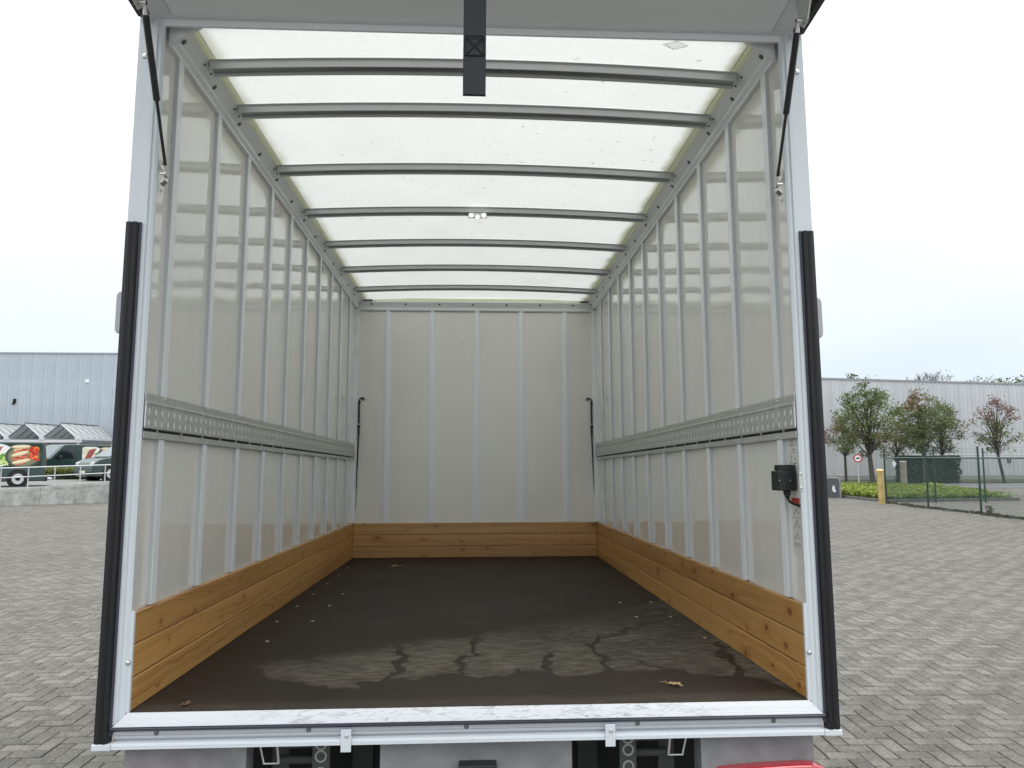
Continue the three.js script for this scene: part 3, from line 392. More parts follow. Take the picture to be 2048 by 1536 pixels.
{
  const s = tag(group('road_sign'), 'round red-rimmed no-lorries road sign on a thin pole in front of the trees', 'road sign'); s.position.set(22.52, 0, -40.2); s.rotation.y = -0.48;
  mesh('pole', [rod(V(0, 0, 0), V(0, 1.9, 0), 0.03, 0.03, 10)], M.galvDull, s); mesh('pole_clamp', rod(V(0, 1.10, 0), V(0, 1.16, 0), 0.042), M.galv, s);
  const face = mesh('sign_disc', rod(V(0, 1.68, 0.035), V(0, 1.68, 0.045), 0.25, 0.25, 40), std(rgb(0.75, 0.75, 0.77), 0.4), s);
  mesh('red_rim', new THREE.RingGeometry(0.178, 0.248, 48).translate(0, 1.68, 0.049), std(rgb(0.42, 0.01, 0.03), 0.4), face);
  const lorry = extZ([[-0.11, -0.03], [-0.11, 0.0], [-0.10, 0.02], [-0.055, 0.025], [-0.05, 0.03], [-0.03, 0.045], [0.105, 0.05], [0.105, -0.03], [0.085, -0.035], [0.075, -0.05], [0.055, -0.05], [0.045, -0.03], [-0.05, -0.03], [-0.06, -0.05], [-0.08, -0.05], [-0.09, -0.03]], 0.047, 0.05).translate(0, 1.68, 0); mesh('lorry_symbol', lorry, M.blackMatt, face);
  const bol = (name, x, z, h, r, c, lean, label) => { const b = tag(group(name), label, 'bollard'); b.position.set(x, 0, z); b.rotation.z = lean; mesh('bollard_post', uvm(new THREE.LatheGeometry([[r * 1.02, 0], [r, 0.04], [r, h - 0.06], [r * 0.96, h - 0.05]].map(([a, q]) => new THREE.Vector2(a, q)), 24)), std(c, 0.55, 0, { map: speckle }), b); mesh('bollard_cap', new THREE.LatheGeometry([[r * 1.06, h - 0.07], [r * 1.07, h - 0.035], [r * 0.9, h - 0.01], [r * 0.4, h], [0, h + 0.002]].map(([a, q]) => new THREE.Vector2(a, q)), 24), std(c.clone().multiplyScalar(1.06), 0.5), b); };
  bol('yellow_bollard', 15.42, -25.15, 1.30, 0.118, rgb(0.86, 0.62, 0.25), 0.02, 'pale yellow steel bollard at the corner of the green fence');
  bol('pale_bollard', 26.9, -43.0, 1.5, 0.19, rgb(0.52, 0.45, 0.37), 0, 'pale weathered bollard beside the dark hedge, behind the fence');
  const b = tag(group('concrete_block'), 'dark grey rounded block with a white mark beside the truck corner', 'block'); b.position.set(15.1, 0, -29.0); b.rotation.y = -0.30;
  const sh = new THREE.Shape(); sh.moveTo(-0.6, 0); sh.lineTo(0.62, 0); sh.lineTo(0.62, 0.74); sh.quadraticCurveTo(0.62, 0.87, 0.50, 0.87); sh.lineTo(-0.6, 0.87); sh.closePath();
  mesh('block_body', uvm(new THREE.ExtrudeGeometry(sh, { depth: 0.42, bevelEnabled: true, bevelSize: 0.015, bevelThickness: 0.015, bevelSegments: 2 }).translate(0, 0, -0.45)), std(rgb(0.40, 0.41, 0.42), 0.85, 0, { map: speckle }), b);
  mesh('dark_face', extZ([[-0.58, 0.03], [0.55, 0.03], [0.56, 0.70], [0.54, 0.78], [0.48, 0.84], [-0.58, 0.84]], -0.012, -0.006), std(rgb(0.085, 0.092, 0.105), 0.75), b);
  const mk = new THREE.Shape(); mk.moveTo(0.36, 0.24); mk.quadraticCurveTo(0.24, 0.30, 0.27, 0.42); mk.lineTo(0.30, 0.56); mk.lineTo(0.35, 0.48); mk.lineTo(0.37, 0.58); mk.quadraticCurveTo(0.38, 0.42, 0.39, 0.38); mk.quadraticCurveTo(0.45, 0.27, 0.36, 0.24); mesh('white_mark', extZ(mk, -0.005, -0.001), std(rgb(0.7, 0.71, 0.73), 0.6), b);
  const wd = tag(group('weed'), 'small weed growing at the foot of the fence post', 'plant'); wd.position.set(15.95, 0, -20.0); const r = rng(61), L = []; for (let k = 0; k < 110; k++) L.push([(r() - 0.5) * 0.16, r() * 0.24, (r() - 0.5) * 0.16, 0.06, 0.05 + 0.03 * r(), 0.075, 0.03]); mesh('leaves', leafCloud(L), leafMat, wd);
  const M2 = []; for (let k = 0; k < 2600; k++) { const t = r(), z = -25.6 + t * 11, x = 15.9 - 0.055 * (z + 25.7) + (r() + r() - 1) * 0.35 + (fbm(z, 1, 63, 2) - 0.5) * 0.4; if (fbm(z * 1.3, x * 2, 65, 2) < 0.5) continue; M2.push([x, 0.01 + 0.03 * r(), z, 0.05 + 0.04 * r(), 0.06, 0.07, 0.03]); }
  stuff(tag(mesh('moss', leafCloud(M2), leafMat), 'dark moss and weeds along the foot of the fence', 'moss'));
}
// ================================================================ the truck
const truck = tag(group('box_truck'), 'white box truck body seen through its open rear, wood-lined empty load space', 'truck');
truck.position.set(0, 0.0002, 0.0215); truck.rotation.x = -TILT;
const FLOOR = 1.0;                                      // load floor above the ground; parts are built from the floor's rear edge
const LEN = 4.11, HW = 1.05;
const part = (name) => { const g = group(name, truck); g.position.y = FLOOR; return g; };
const partMesh = (name, geo, mat) => { const m = mesh(name, geo, mat, truck); m.position.y = FLOOR; return m; };
const studZ = [...Array(10)].map((_, k) => -0.145 - 0.4 * k);

{ // load floor: dark phenolic board, rain-wetted at the rear
  const line = (pts, x) => { for (let i = 1; i < pts.length; i++) if (x <= pts[i][0]) { const [a, b] = [pts[i - 1], pts[i]]; return mix(a[1], b[1], clamp((x - a[0]) / (b[0] - a[0]))); } return pts[pts.length - 1][1]; };
  const up = [[-1.05, -0.54], [-0.86, -0.56], [-0.6, -0.715], [-0.383, -0.836], [-0.195, -0.946], [0.079, -1.088], [0.349, -1.308], [0.634, -1.49], [0.755, -1.629], [0.952, -1.816], [1.05, -1.9]];
  const low = [[-1.05, -0.62], [-0.853, -0.54], [-0.726, -0.398], [-0.605, -0.308], [-0.502, -0.24], [-0.416, -0.244], [-0.339, -0.325], [-0.211, -0.301], [-0.126, -0.414], [0.024, -0.336], [0.21, -0.358], [0.347, -0.34], [0.497, -0.394], [0.584, -0.353], [0.733, -0.415], [0.772, -0.349], [0.903, -0.316], [0.96, -0.26], [1.05, -0.16]];
  const veins = [[0.028, [[-0.34, -0.86], [-0.303, -0.785], [-0.284, -0.592], [-0.288, -0.441], [-0.319, -0.28]]], [0.026, [[-0.01, -0.98], [0.0, -0.8], [0.006, -0.657], [-0.068, -0.559], [-0.055, -0.35]]], [0.02, [[0.28, -0.639], [0.27, -0.5], [0.29, -0.32]]], [0.024, [[0.75, -1.12], [0.661, -1.023], [0.52, -0.93], [0.482, -0.83], [0.479, -0.627], [0.496, -0.36]]], [0.026, [[1.036, -0.8], [0.978, -0.476], [0.943, -0.297], [1.0, -0.1]]], [0.012, [[1.05, -1.35], [0.8, -1.2], [0.66, -1.06]]], [0.014, [[1.05, -1.62], [0.8, -1.5], [0.55, -1.34], [0.3, -1.2]]], [0.02, [[0.16, -0.45], [0.15, -0.33]]], [0.02, [[0.62, -0.55], [0.7, -0.42]]]];
  const seg = (px, pz, a, b) => { const dx = b[0] - a[0], dz = b[1] - a[1], t = clamp(((px - a[0]) * dx + (pz - a[1]) * dz) / (dx * dx + dz * dz)); return Math.hypot(px - a[0] - dx * t, pz - a[1] - dz * t); };
  const dryness = (x, z) => {
    const wx = x + (fbm(x * 14, z * 14, 101, 5) - 0.5) * 0.10, wz = z + (fbm(x * 20, z * 13, 105, 6) - 0.5) * 0.17;
    const u = line(up, wx), l = line(low, wx);
    const soft = 0.72 + 0.28 * Math.min(step(u, u + 0.3, wz), step(l + 0.06, l - 0.16, wz)); let d = soft * Math.min(step(u - 0.03, u + 0.08, wz), step(l + 0.010, l - 0.012, wz));
    for (const [w, pts] of veins) { let m = 9; for (let i = 1; i < pts.length; i++) m = Math.min(m, seg(wx, wz, pts[i - 1], pts[i])); d = Math.min(d, step(w * 0.5, w * 0.8, m)); }
    return d;
  };
  const W = 1024, H = 2048, A = new Uint8Array(W * H * 4), Rg = new Uint8Array(W * H * 4);
  for (let j = 0; j < H; j++) for (let i = 0; i < W; i++) {
    const x = (i + 0.5) / W * 2.12 - 1.06, z = -(j + 0.5) / H * 4.13, k = (j * W + i) * 4;
    const big = fbm(x * 3, z * 3, 111, 4), fib = fbm(x * 26 + z * 9, z * 75, 115, 3), grit = hash(i, j, 117);
    let c = [48 + 18 * (big - 0.5), 40 + 15 * (big - 0.5), 34.5 + 13 * (big - 0.5)], ro = 0.58 + 0.2 * (big - 0.5);
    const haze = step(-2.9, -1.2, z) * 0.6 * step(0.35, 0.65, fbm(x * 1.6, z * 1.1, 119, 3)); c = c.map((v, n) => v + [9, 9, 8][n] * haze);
    if (z > -2.05) {
      const d = dryness(x, z) * step(-1.02, -0.80, x);
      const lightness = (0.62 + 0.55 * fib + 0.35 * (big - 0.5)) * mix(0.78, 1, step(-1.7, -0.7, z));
      c = c.map((v, n) => mix(v, [102, 96, 85][n] * lightness, d)); ro = mix(ro, 0.85, d);
      const lip = step(-0.13, -0.05, z + 0.05 * (big - 0.5)) * 0.55 + step(-0.22, -0.1, z) * step(0.55, 0.75, fib) * 0.3; c = c.map((v, n) => mix(v, [80, 74, 65][n], clamp(lip))); ro = mix(ro, 0.8, clamp(lip));
    }
    if (grit > 0.997) c = c.map((v) => v + 16);
    A.set([...c.map((v) => clamp(v, 0, 255)), 255], k); const q = clamp(ro) * 255; Rg.set([q, q, q, 255], k);
  }
  const mk = (d, srgb) => { const t = new THREE.DataTexture(d, W, H, THREE.RGBAFormat); t.magFilter = THREE.LinearFilter; t.minFilter = THREE.LinearMipmapLinearFilter; t.generateMipmaps = true; if (srgb) t.colorSpace = THREE.SRGBColorSpace; t.needsUpdate = true; return t; };
  const grain = tex(256, 256, (u, v) => 0.5 + 0.5 * (pfbm(u * 90, v * 90, 121, 90, 2) - 0.5), { srgb: false, size: 0.35 });
  grain.repeat.set(6, 12);
  const g = bx(-1.06, 1.06, -0.045, 0, -4.13, 0), uv = g.attributes.uv, p = g.attributes.position;
  for (let i = 0; i < p.count; i++) uv.setXY(i, (p.getX(i) + 1.06) / 2.12, -p.getZ(i) / 4.13);
  const floor = partMesh('floor_board', g, phys(rgb(1, 1, 1), 1, { specularIntensity: 0.35, map: mk(A, true), roughnessMap: mk(Rg, false), bumpMap: grain, bumpScale: 0.0012 }));
  const scr = bolt(0, 0, 0, 0, 1, 0, 0.0085, 0.0025);
  for (const z of [-1.38, -1.8, -2.2, -2.62, -3.05, -3.45]) for (const x of [-0.973, -0.799, 0.804, 0.976]) { if (z < -2.3 && Math.abs(x) < 0.9) continue; if (z < -2 && x > 0) continue; mesh('floor_screw', scr, M.zinc, floor).position.set(x, 0.0002, z); }
  for (const [x, z] of [[0.73, -3.86], [0.93, -3.86], [1.0, -0.9], [-0.9, -0.95]]) mesh('floor_screw', scr, M.zinc, floor).position.set(x, 0.0002, z);
}

// pine kick boards, three planks high on three sides
const woodTex = (() => {
  const rows = 10, W = 2048, H = 1000, r = rng(17), rowsK = [];
  for (let k = 0; k < rows; k++) { const kn = []; for (let u = r() * 0.3; u < 4.2; u += 0.14 + r() * 0.42) kn.push([u, 0.1 + 0.8 * r(), 0.004 + 0.009 * r() * r() + (r() > 0.8 ? 0.004 : 0)]); rowsK.push({ kn, v0: (r() - 0.5) * 1.6, s: k * 37, tone: 0.92 + 0.16 * r(), k: 5 + 4 * r(), red: r() }); }
  return tex(W, H, (tu, tv) => {
    const row = Math.min(rows - 1, Math.floor(tv * rows)), R = rowsK[row], u = tu * 4.2, v = (tv * rows - row) * 0.098;
    let warp = (fbm(u * 0.9, 3.3, R.s, 3) - 0.5) * 0.10 + (fbm(u * 4, v * 14, R.s + 4, 3) - 0.5) * 0.022, dark = 0, halo = 0;
    let y = v - 0.049 - R.v0 * 0.04 + warp;
    for (const [ku, kv, kr] of R.kn) { const du = u - ku; if (Math.abs(du) > 0.2) continue; const dv = v - kv * 0.098, d = Math.hypot(du * 0.62, dv), f = Math.exp(-(d * d) / (kr * kr * 9)); y += (dv >= 0 ? 1 : -1) * kr * 2.2 * f; if (d < kr * 1.25) dark = Math.max(dark, step(kr * 1.25, kr * 0.8, d) * (0.6 + 0.4 * Math.sin(d * 3600))); halo = Math.max(halo, f); }
    const t = Math.abs(y) * R.k * 17 + 2.6 * fbm(u * 1.1, v * 26, R.s + 9, 3), saw = t - Math.floor(t), ring = Math.pow(saw, 1.7) * step(1, 0.82, saw) * (0.25 + 1.5 * step(0.42, 0.68, fbm(u * 0.9 + 3, t * 0.55, R.s + 12, 3)));
    const fine = noise(u * 14, v * 900, R.s + 15) - 0.5;
    const c = [214, 166, 100].map((q) => q * R.tone * (1 + 0.05 * fine)), lateC = [150, 96, 44], knot = [96, 54, 26];
    return c.map((q, n) => mix(mix(mix(q, lateC[n], clamp(ring) * 0.62), [180, 112, 56][n], halo * 0.35), knot[n], clamp(dark) * 0.85) / 255);
  });
})();
{
  const mat = phys(rgb(0.82, 0.80, 0.79), 0.42, { map: woodTex, clearcoat: 0.25, clearcoatRoughness: 0.3 });
  const plank = (name, row, x0, x1, z0, z1, y, parent) => {
    const g = bx(x0, x1, y, y + 0.0955, z0, z1, 0.004), p = g.attributes.position, uv = new Float32Array(p.count * 2), longX = Math.abs(x1 - x0) > Math.abs(z1 - z0);
    for (let i = 0; i < p.count; i++) { uv[i * 2] = clamp(((longX ? p.getX(i) + 2.1 : -p.getZ(i)) / 4.2 + row * 0.13) % 1.0001); uv[i * 2 + 1] = (row + clamp((p.getY(i) - y) / 0.0978, 0.02, 0.98)) / 10; if (!longX) uv[i * 2] = -p.getZ(i) / 4.2; }
    g.setAttribute('uv', new THREE.BufferAttribute(uv, 2)); mesh(name, g, mat, parent);
  };
  [-1, 1].forEach((s, k) => { const g = part('kick_board'); for (let i = 0; i < 3; i++) plank('plank', k * 3 + i, s * HW + (i === 1 ? s * 0.0012 : 0), s * (HW + 0.02), -LEN, -0.0115, 0.001 + i * 0.0985, g); });
  const g = part('kick_board'); for (let i = 0; i < 3; i++) plank('plank', 6 + i, -HW + 0.001, HW - 0.001, -LEN, -LEN + 0.02, 0.0012 + i * 0.0985, g);
}

// side walls: glossy cream sheets between white studs, outer skin, roof rail
const railHead = [1, -1].map((d) => bolt(0, 0, 0, 0.7 * d, -0.71, 0, 0.0105, 0.005)), smallHead = bolt(0, 0, 0, 1, 0, 0, 0.005, 0.003);
for (const s of [-1, 1]) {
  const w = part('side_wall'), X = (x) => s * x;
  mesh('outer_skin', bx(X(1.094), X(1.142), -0.06, 2.30, -4.2, -0.012), M.skin, w);
  const edges = [-0.012, ...studZ, -4.13];
  for (let i = 1; i < edges.length; i++) mesh('wall_panel', uvm(bx(X(1.072), X(1.092), 0.0, 2.2, edges[i] + 0.001, edges[i - 1] - 0.001)), M.panel, w);
  for (const z of studZ) {
    mesh('stud', bx(X(1.0555), X(1.0585), 0.297, 2.185, z - 0.02, z + 0.02, 0.0012), M.whiteIn, w); mesh('stud_web', bx(X(1.0585), X(1.0735), 0.297, 2.185, z - 0.016, z + 0.0185), M.studWeb, w);
  }
  mesh('corner_post', bx(X(1.040), X(1.075), 0.297, 2.17, -4.12, -4.075, 0.004), M.whiteIn, w);
  mesh('roof_rail', extZ([[X(1.075), 2.178], [X(1.0545), 2.180], [X(1.0535), 2.190], [X(1.041), 2.203], [X(1.0385), 2.2125], [X(1.008), 2.242], [X(1.0025), 2.249], [X(1.012), 2.262], [X(1.14), 2.262], [X(1.14), 2.20], [X(1.075), 2.19]], -4.12, -0.05), M.whiteIn, w);
  for (let k = 0; k < 14; k++) mesh('rivet', railHead[s < 0 ? 0 : 1], M.rivet, w).position.set(X(1.030), 2.2205, -0.086 - 0.305 * k);
  for (const y of [0.42, 0.62, 0.82, 1.02, 1.22, 1.42, 1.62, 1.82, 2.02]) mesh('rivet', smallHead, M.rivet, w).position.set(X(1.0405), y, -4.098);
}
{ // front wall with five studs, corner angles and a header under the pale roof edge
  const w = part('front_wall'), zf = -LEN - 0.004, xs = [-0.785, -0.392, 0.005, 0.4, 0.795], e = [-1.07, ...xs, 1.07];
  mesh('outer_skin', bx(-1.094, 1.094, -0.06, 2.30, -4.2, -4.16), M.skin, w);
  for (let i = 1; i < e.length; i++) mesh('wall_panel', uvm(bx(e[i - 1] + 0.001, e[i] - 0.001, 0, 2.2, zf - 0.03, zf)), M.panelFront, w);
  for (const x of xs) mesh('stud', [bx(x - 0.017, x + 0.017, 0.297, 2.17, zf - 0.001, zf + 0.014, 0.003), bx(x - 0.03, x + 0.03, 0.297, 2.17, zf - 0.001, zf + 0.0015)], M.whiteIn, w);
  mesh('header', uvm(extX([[zf - 0.02, 2.165], [zf + 0.018, 2.165], [zf + 0.022, 2.19], [zf + 0.05, 2.232], [zf + 0.05, 2.238], [zf - 0.02, 2.238]], -1.05, 1.05)), M.whiteIn, w);
  mesh('header_bead', bx(-1.02, 1.02, 2.158, 2.166, zf, zf + 0.012), M.galvDull, w);
  const h = bolt(0, 0, 0, 0, -0.55, 0.83, 0.010, 0.005);
  for (const x of [-0.93, -0.63, -0.33, -0.03, 0.27, 0.57, 0.87]) mesh('rivet', h, M.rivet, w).position.set(x, 2.214, zf + 0.038);
  for (const [a, b] of [[-0.925, -0.012], [-0.009, 0.932]]) mesh('roof_edge_strip', bx(a, b, 2.239, 2.272, zf + 0.02, zf + 0.034, 0.002), M.edgeFoam, w);
  for (const s of [-1, 1]) mesh('corner_bracket', extX([[zf + 0.005, 2.24], [zf + 0.07, 2.24], [zf + 0.03, 2.268], [zf + 0.005, 2.272]], s < 0 ? -1.005 : 0.932, s < 0 ? -0.925 : 1.005), M.rubberIn, w);
}
{ // translucent arched roof, its side edges and seven galvanised bows
  const specks = [], rs = rng(131);
  for (let k = 0; k < 150; k++) { const near = k < 80, x = near ? (rs() + rs() - 1) * 0.75 : (rs() * 2 - 1) * 0.9, z = near ? 0.6 + Math.pow(rs(), 1.2) * 1.5 : 0.1 + rs() * 3.9; specks.push([x, z, (0.004 + 0.022 * rs() * rs()), 0.0022 + 0.005 * rs() * rs(), -0.5 + rs() * 0.9, 0.10 + 0.42 * rs() * rs()]); }
  for (let k = 0; k < 14; k++) specks.push([0.92 - rs() * 0.10, 0.15 + rs() * 1.4, 0.005 + 0.012 * rs(), 0.003 + 0.004 * rs(), rs() * 0.8 - 0.4, 0.10 + 0.16 * rs()]);
  const cells = new Map(); for (const s of specks) for (let a = -1; a <= 1; a++) for (let b = -1; b <= 1; b++) { const k = `${Math.floor(s[0] / 0.06) + a},${Math.floor(s[1] / 0.06) + b}`; (cells.get(k) || cells.set(k, []).get(k)).push(s); }
  const roofMap = tex(1024, 1400, (u, v) => {
    const x = u * 2 - 1, z = v * 4.15; let c = 0.955 + 0.035 * (fbm(x * 4, z * 4, 131, 4) - 0.5) + 0.02 * (fbm(x * 60, z * 60, 133, 2) - 0.5), m = 0;
    const wx = x + 0.012 * (fbm(x * 60, z * 60, 134, 2) - 0.5), wz = z + 0.012 * (fbm(x * 60, z * 60, 136, 2) - 0.5);
    for (const [sx, sz, a, b, q, k] of cells.get(`${Math.floor(x / 0.06)},${Math.floor(z / 0.06)}`) || []) { const dx = wx - sx, dz = wz - sz, p = (dx * Math.cos(q) + dz * Math.sin(q)) / a, o = (-dx * Math.sin(q) + dz * Math.cos(q)) / b; m = Math.max(m, k * step(1, 0.25, p * p + o * o)); }
    const sideDirt = step(0.925, 0.98, Math.abs(x) + 0.06 * (fbm(z * 9, x * 5, 141, 5) - 0.5)) * (x > 0 ? 0.5 : 0.2);
    const d = Math.abs(x - 0.72) / 0.05 + Math.abs(z - 0.10) / 0.03, patch = d < 1 ? 0.10 + 0.25 * step(0.6, 0.95, d) * hash(u * 300 | 0, v * 420 | 0, 9) : 0;
    c -= m + sideDirt * 0.5 + patch; return [c * 0.995, c, c * (0.99 - 0.2 * sideDirt)];
  });
  const roof = part('roof'), g = new THREE.PlaneGeometry(1.96, 4.12, 28, 1).rotateX(Math.PI / 2), p = g.attributes.position, arch = (x) => 2.253 + 0.026 * (1 - (x / 0.98) ** 2);
  for (let i = 0; i < p.count; i++) p.setY(i, arch(p.getX(i)));
  g.translate(0, 0, -2.07); const uv = g.attributes.uv; for (let i = 0; i < p.count; i++) uv.setXY(i, (p.getX(i) + 1) / 2, -p.getZ(i) / 4.15);
  g.computeVertexNormals();
  mesh('roof_sheet', g, phys(rgb(0.965, 0.985, 0.98), 1, { map: roofMap, transmission: 0.445, thickness: 0, side: THREE.DoubleSide }), roof);
  for (const s of [-1, 1]) {
    mesh('roof_edge', extZ([[s * 1.003, 2.2485], [s * 0.990, 2.2505], [s * 0.985, 2.254], [s * 0.974, 2.2565], [s * 0.974, 2.264], [s * 1.0, 2.268], [s * 1.02, 2.264]], -4.1, -0.06), M.edgeFoam, roof);
    mesh('roof_cap', bx(s * 0.98, s * 1.142, 2.285, 2.305, -4.2, -0.02, 0.004), M.skin, roof);
  }
  for (const zb of [-0.275, -0.612, -1.222, -1.832, -2.432, -3.04, -3.635]) {
    const b = part('roof_bow'), n = 24, prof = [[0.034, 0.0015], [0.034, -0.001], [0.0255, -0.002], [0.0235, -0.005], [0.0215, -0.027], [0.0200, -0.029], [0.0180, -0.027], [0.020, -0.004], [-0.018, -0.004], [-0.0165, -0.031], [-0.0185, -0.0345], [-0.0275, -0.0345], [-0.0275, -0.0325], [-0.0205, -0.0315], [-0.0215, -0.005], [-0.0235, -0.002], [-0.034, -0.001], [-0.034, 0.0015]];
    const pos = [], N = prof.length, pt = (i, k) => { const x = -1.0 + 2.0 * i / n; return [x, arch(x) - 0.004 + prof[k][1], zb + prof[k][0]]; };
    for (let i = 0; i < n; i++) for (let k = 0; k < N; k++) { const l = (k + 1) % N, a = pt(i, k), c = pt(i + 1, k), d = pt(i + 1, l), e = pt(i, l); pos.push(...a, ...c, ...d, ...a, ...d, ...e); }
    const q = new THREE.BufferGeometry(); q.setAttribute('position', new THREE.BufferAttribute(new Float32Array(pos), 3)); q.computeVertexNormals();
    mesh('bow_profile', uvm(q), M.galv, b);
    const under = new THREE.BoxGeometry(1.99, 0.002, 0.033, n, 1, 1), up = under.attributes.position; for (let i = 0; i < up.count; i++) up.setY(i, up.getY(i) + arch(up.getX(i)) - 0.004 - 0.0245); under.computeVertexNormals(); mesh('bow_underside', under.translate(0, 0, zb + 0.0005), M.bowUnder, b);
    for (const s of [-1, 1]) for (const dz of [0.045, -0.02]) mesh('bow_screw', bolt(s * 1.018, 2.2335, zb + dz - 0.02, -s * 0.7, -0.71, 0, 0.006, 0.004), M.rivet, b);
  }
  const lamp = part('interior_lamp');
  mesh('lamp_housing', bx(-0.052, 0.058, 2.212, 2.242, -1.818, -1.806, 0.003), std(rgb(0.55, 0.56, 0.55), 0.4, 0.3), lamp);
  const led = std(rgb(0.9, 0.9, 0.88), 0.3, 0, { emissive: rgb(1, 0.98, 0.92), emissiveIntensity: 1.6 });
  for (const x of [-0.034, 0.003, 0.040]) mesh('lamp_lens', new THREE.SphereGeometry(x ? 0.0105 : 0.0085, 12, 8).scale(1, 1, 0.6).translate(x, x > 0 && x < 0.01 ? 2.217 : 2.226, -1.805), led, lamp);
  for (const x of [-0.034, 0.040]) { const l = new THREE.PointLight(new THREE.Color(1, 0.98, 0.92), 0.0006, 6); l.position.set(x, 2.222, -1.788); l.castShadow = true; l.shadow.radius = 0.5; lamp.add(l); }
}

// galvanised lashing rails with two rows of punched slots
for (const s of [-1, 1]) {
  const r = part('lashing_rail'), X = (x) => s * x;
  const slot = (cz, y0, up) => { const p = new THREE.Path(), w = 0.0085, pts = up ? [[-w, 0.021], [-w, 0.007], [-0.004, 0.001], [0.004, 0.001], [w, 0.007], [w, 0.021]] : [[-w, 0], [w, 0], [w, 0.015], [0.003, 0.022], [-0.003, 0.022], [-w, 0.015]]; pts.forEach(([a, b], i) => (i ? p.lineTo(cz + a, y0 + b) : p.moveTo(cz + a, y0 + b))); p.closePath(); return p; };
  for (const [a, b] of [[0.0, 2.9], [2.902, 4.02]]) {
    const far = b > 4, face = shape([[a, 0.866], [b, 0.866], [b, 0.938], [a, 0.938]]);
    for (let z = a + 0.024; z < b - 0.015; z += 0.05) face.holes.push(slot(z, 0.907, true), slot(z, 0.873, false));
    const g = new THREE.ExtrudeGeometry(face, { depth: 0.002, bevelEnabled: false, curveSegments: 1 }); // (along, up)
    const m = new THREE.Matrix4().set(0, 0, s, s * 1.0495, 0, 1, 0, 0, -1, 0, 0, -0.002, 0, 0, 0, 1);
    g.applyMatrix4(m); if (s < 0) flip(g);
    const lips = [extZ([[X(1.0495), 0.937], [X(1.0475), 0.941], [X(1.0475), 0.946], [X(1.0525), 0.950], [X(1.0525), 0.975], [X(1.0555), 0.975], [X(1.0555), 0.937]], -b, -a - 0.002), extZ([[X(1.0495), 0.866], [X(1.0495), 0.864], [X(1.0545), 0.8615], [X(1.0545), 0.866]], -b, -a - 0.002), extZ([[X(1.0530), 0.853], [X(1.0530), 0.831], [X(1.0555), 0.831], [X(1.0555), 0.853]], -b, -a - 0.002)];
    mesh('rail_backing', bx(X(1.0518), X(1.0545), 0.868, 0.936, -b, -a - 0.002), M.whiteIn, r);
    mesh('rail_slot', bx(X(1.0548), X(1.0556), 0.853, 0.862, -b, -a - 0.002), M.blackMatt, r);
    mesh('rail_section', uvm(join([g, ...lips])), M.galvDull, r);
  }
  mesh('rail_end', extX([[-4.02, 0.832], [-4.0, 0.832], [-4.0, 0.974], [-4.02, 0.974], [-4.04, 0.95], [-4.04, 0.856]], s < 0 ? -1.055 : 1.046, s < 0 ? -1.046 : 1.055), M.galvDull, r);
  for (const z of studZ) for (const y of [0.966, 0.838]) mesh('rail_bolt', bolt(X(1.0524), y, z, -s, 0, 0, 0.006, 0.004), M.zinc, r);
  for (let k = 0; k < 9; k++) mesh('rail_tab', bx(X(1.0500), X(1.0545), 0.852, 0.863, -0.10 - 0.2 * k, -0.092 - 0.2 * k), M.zinc, r);
}

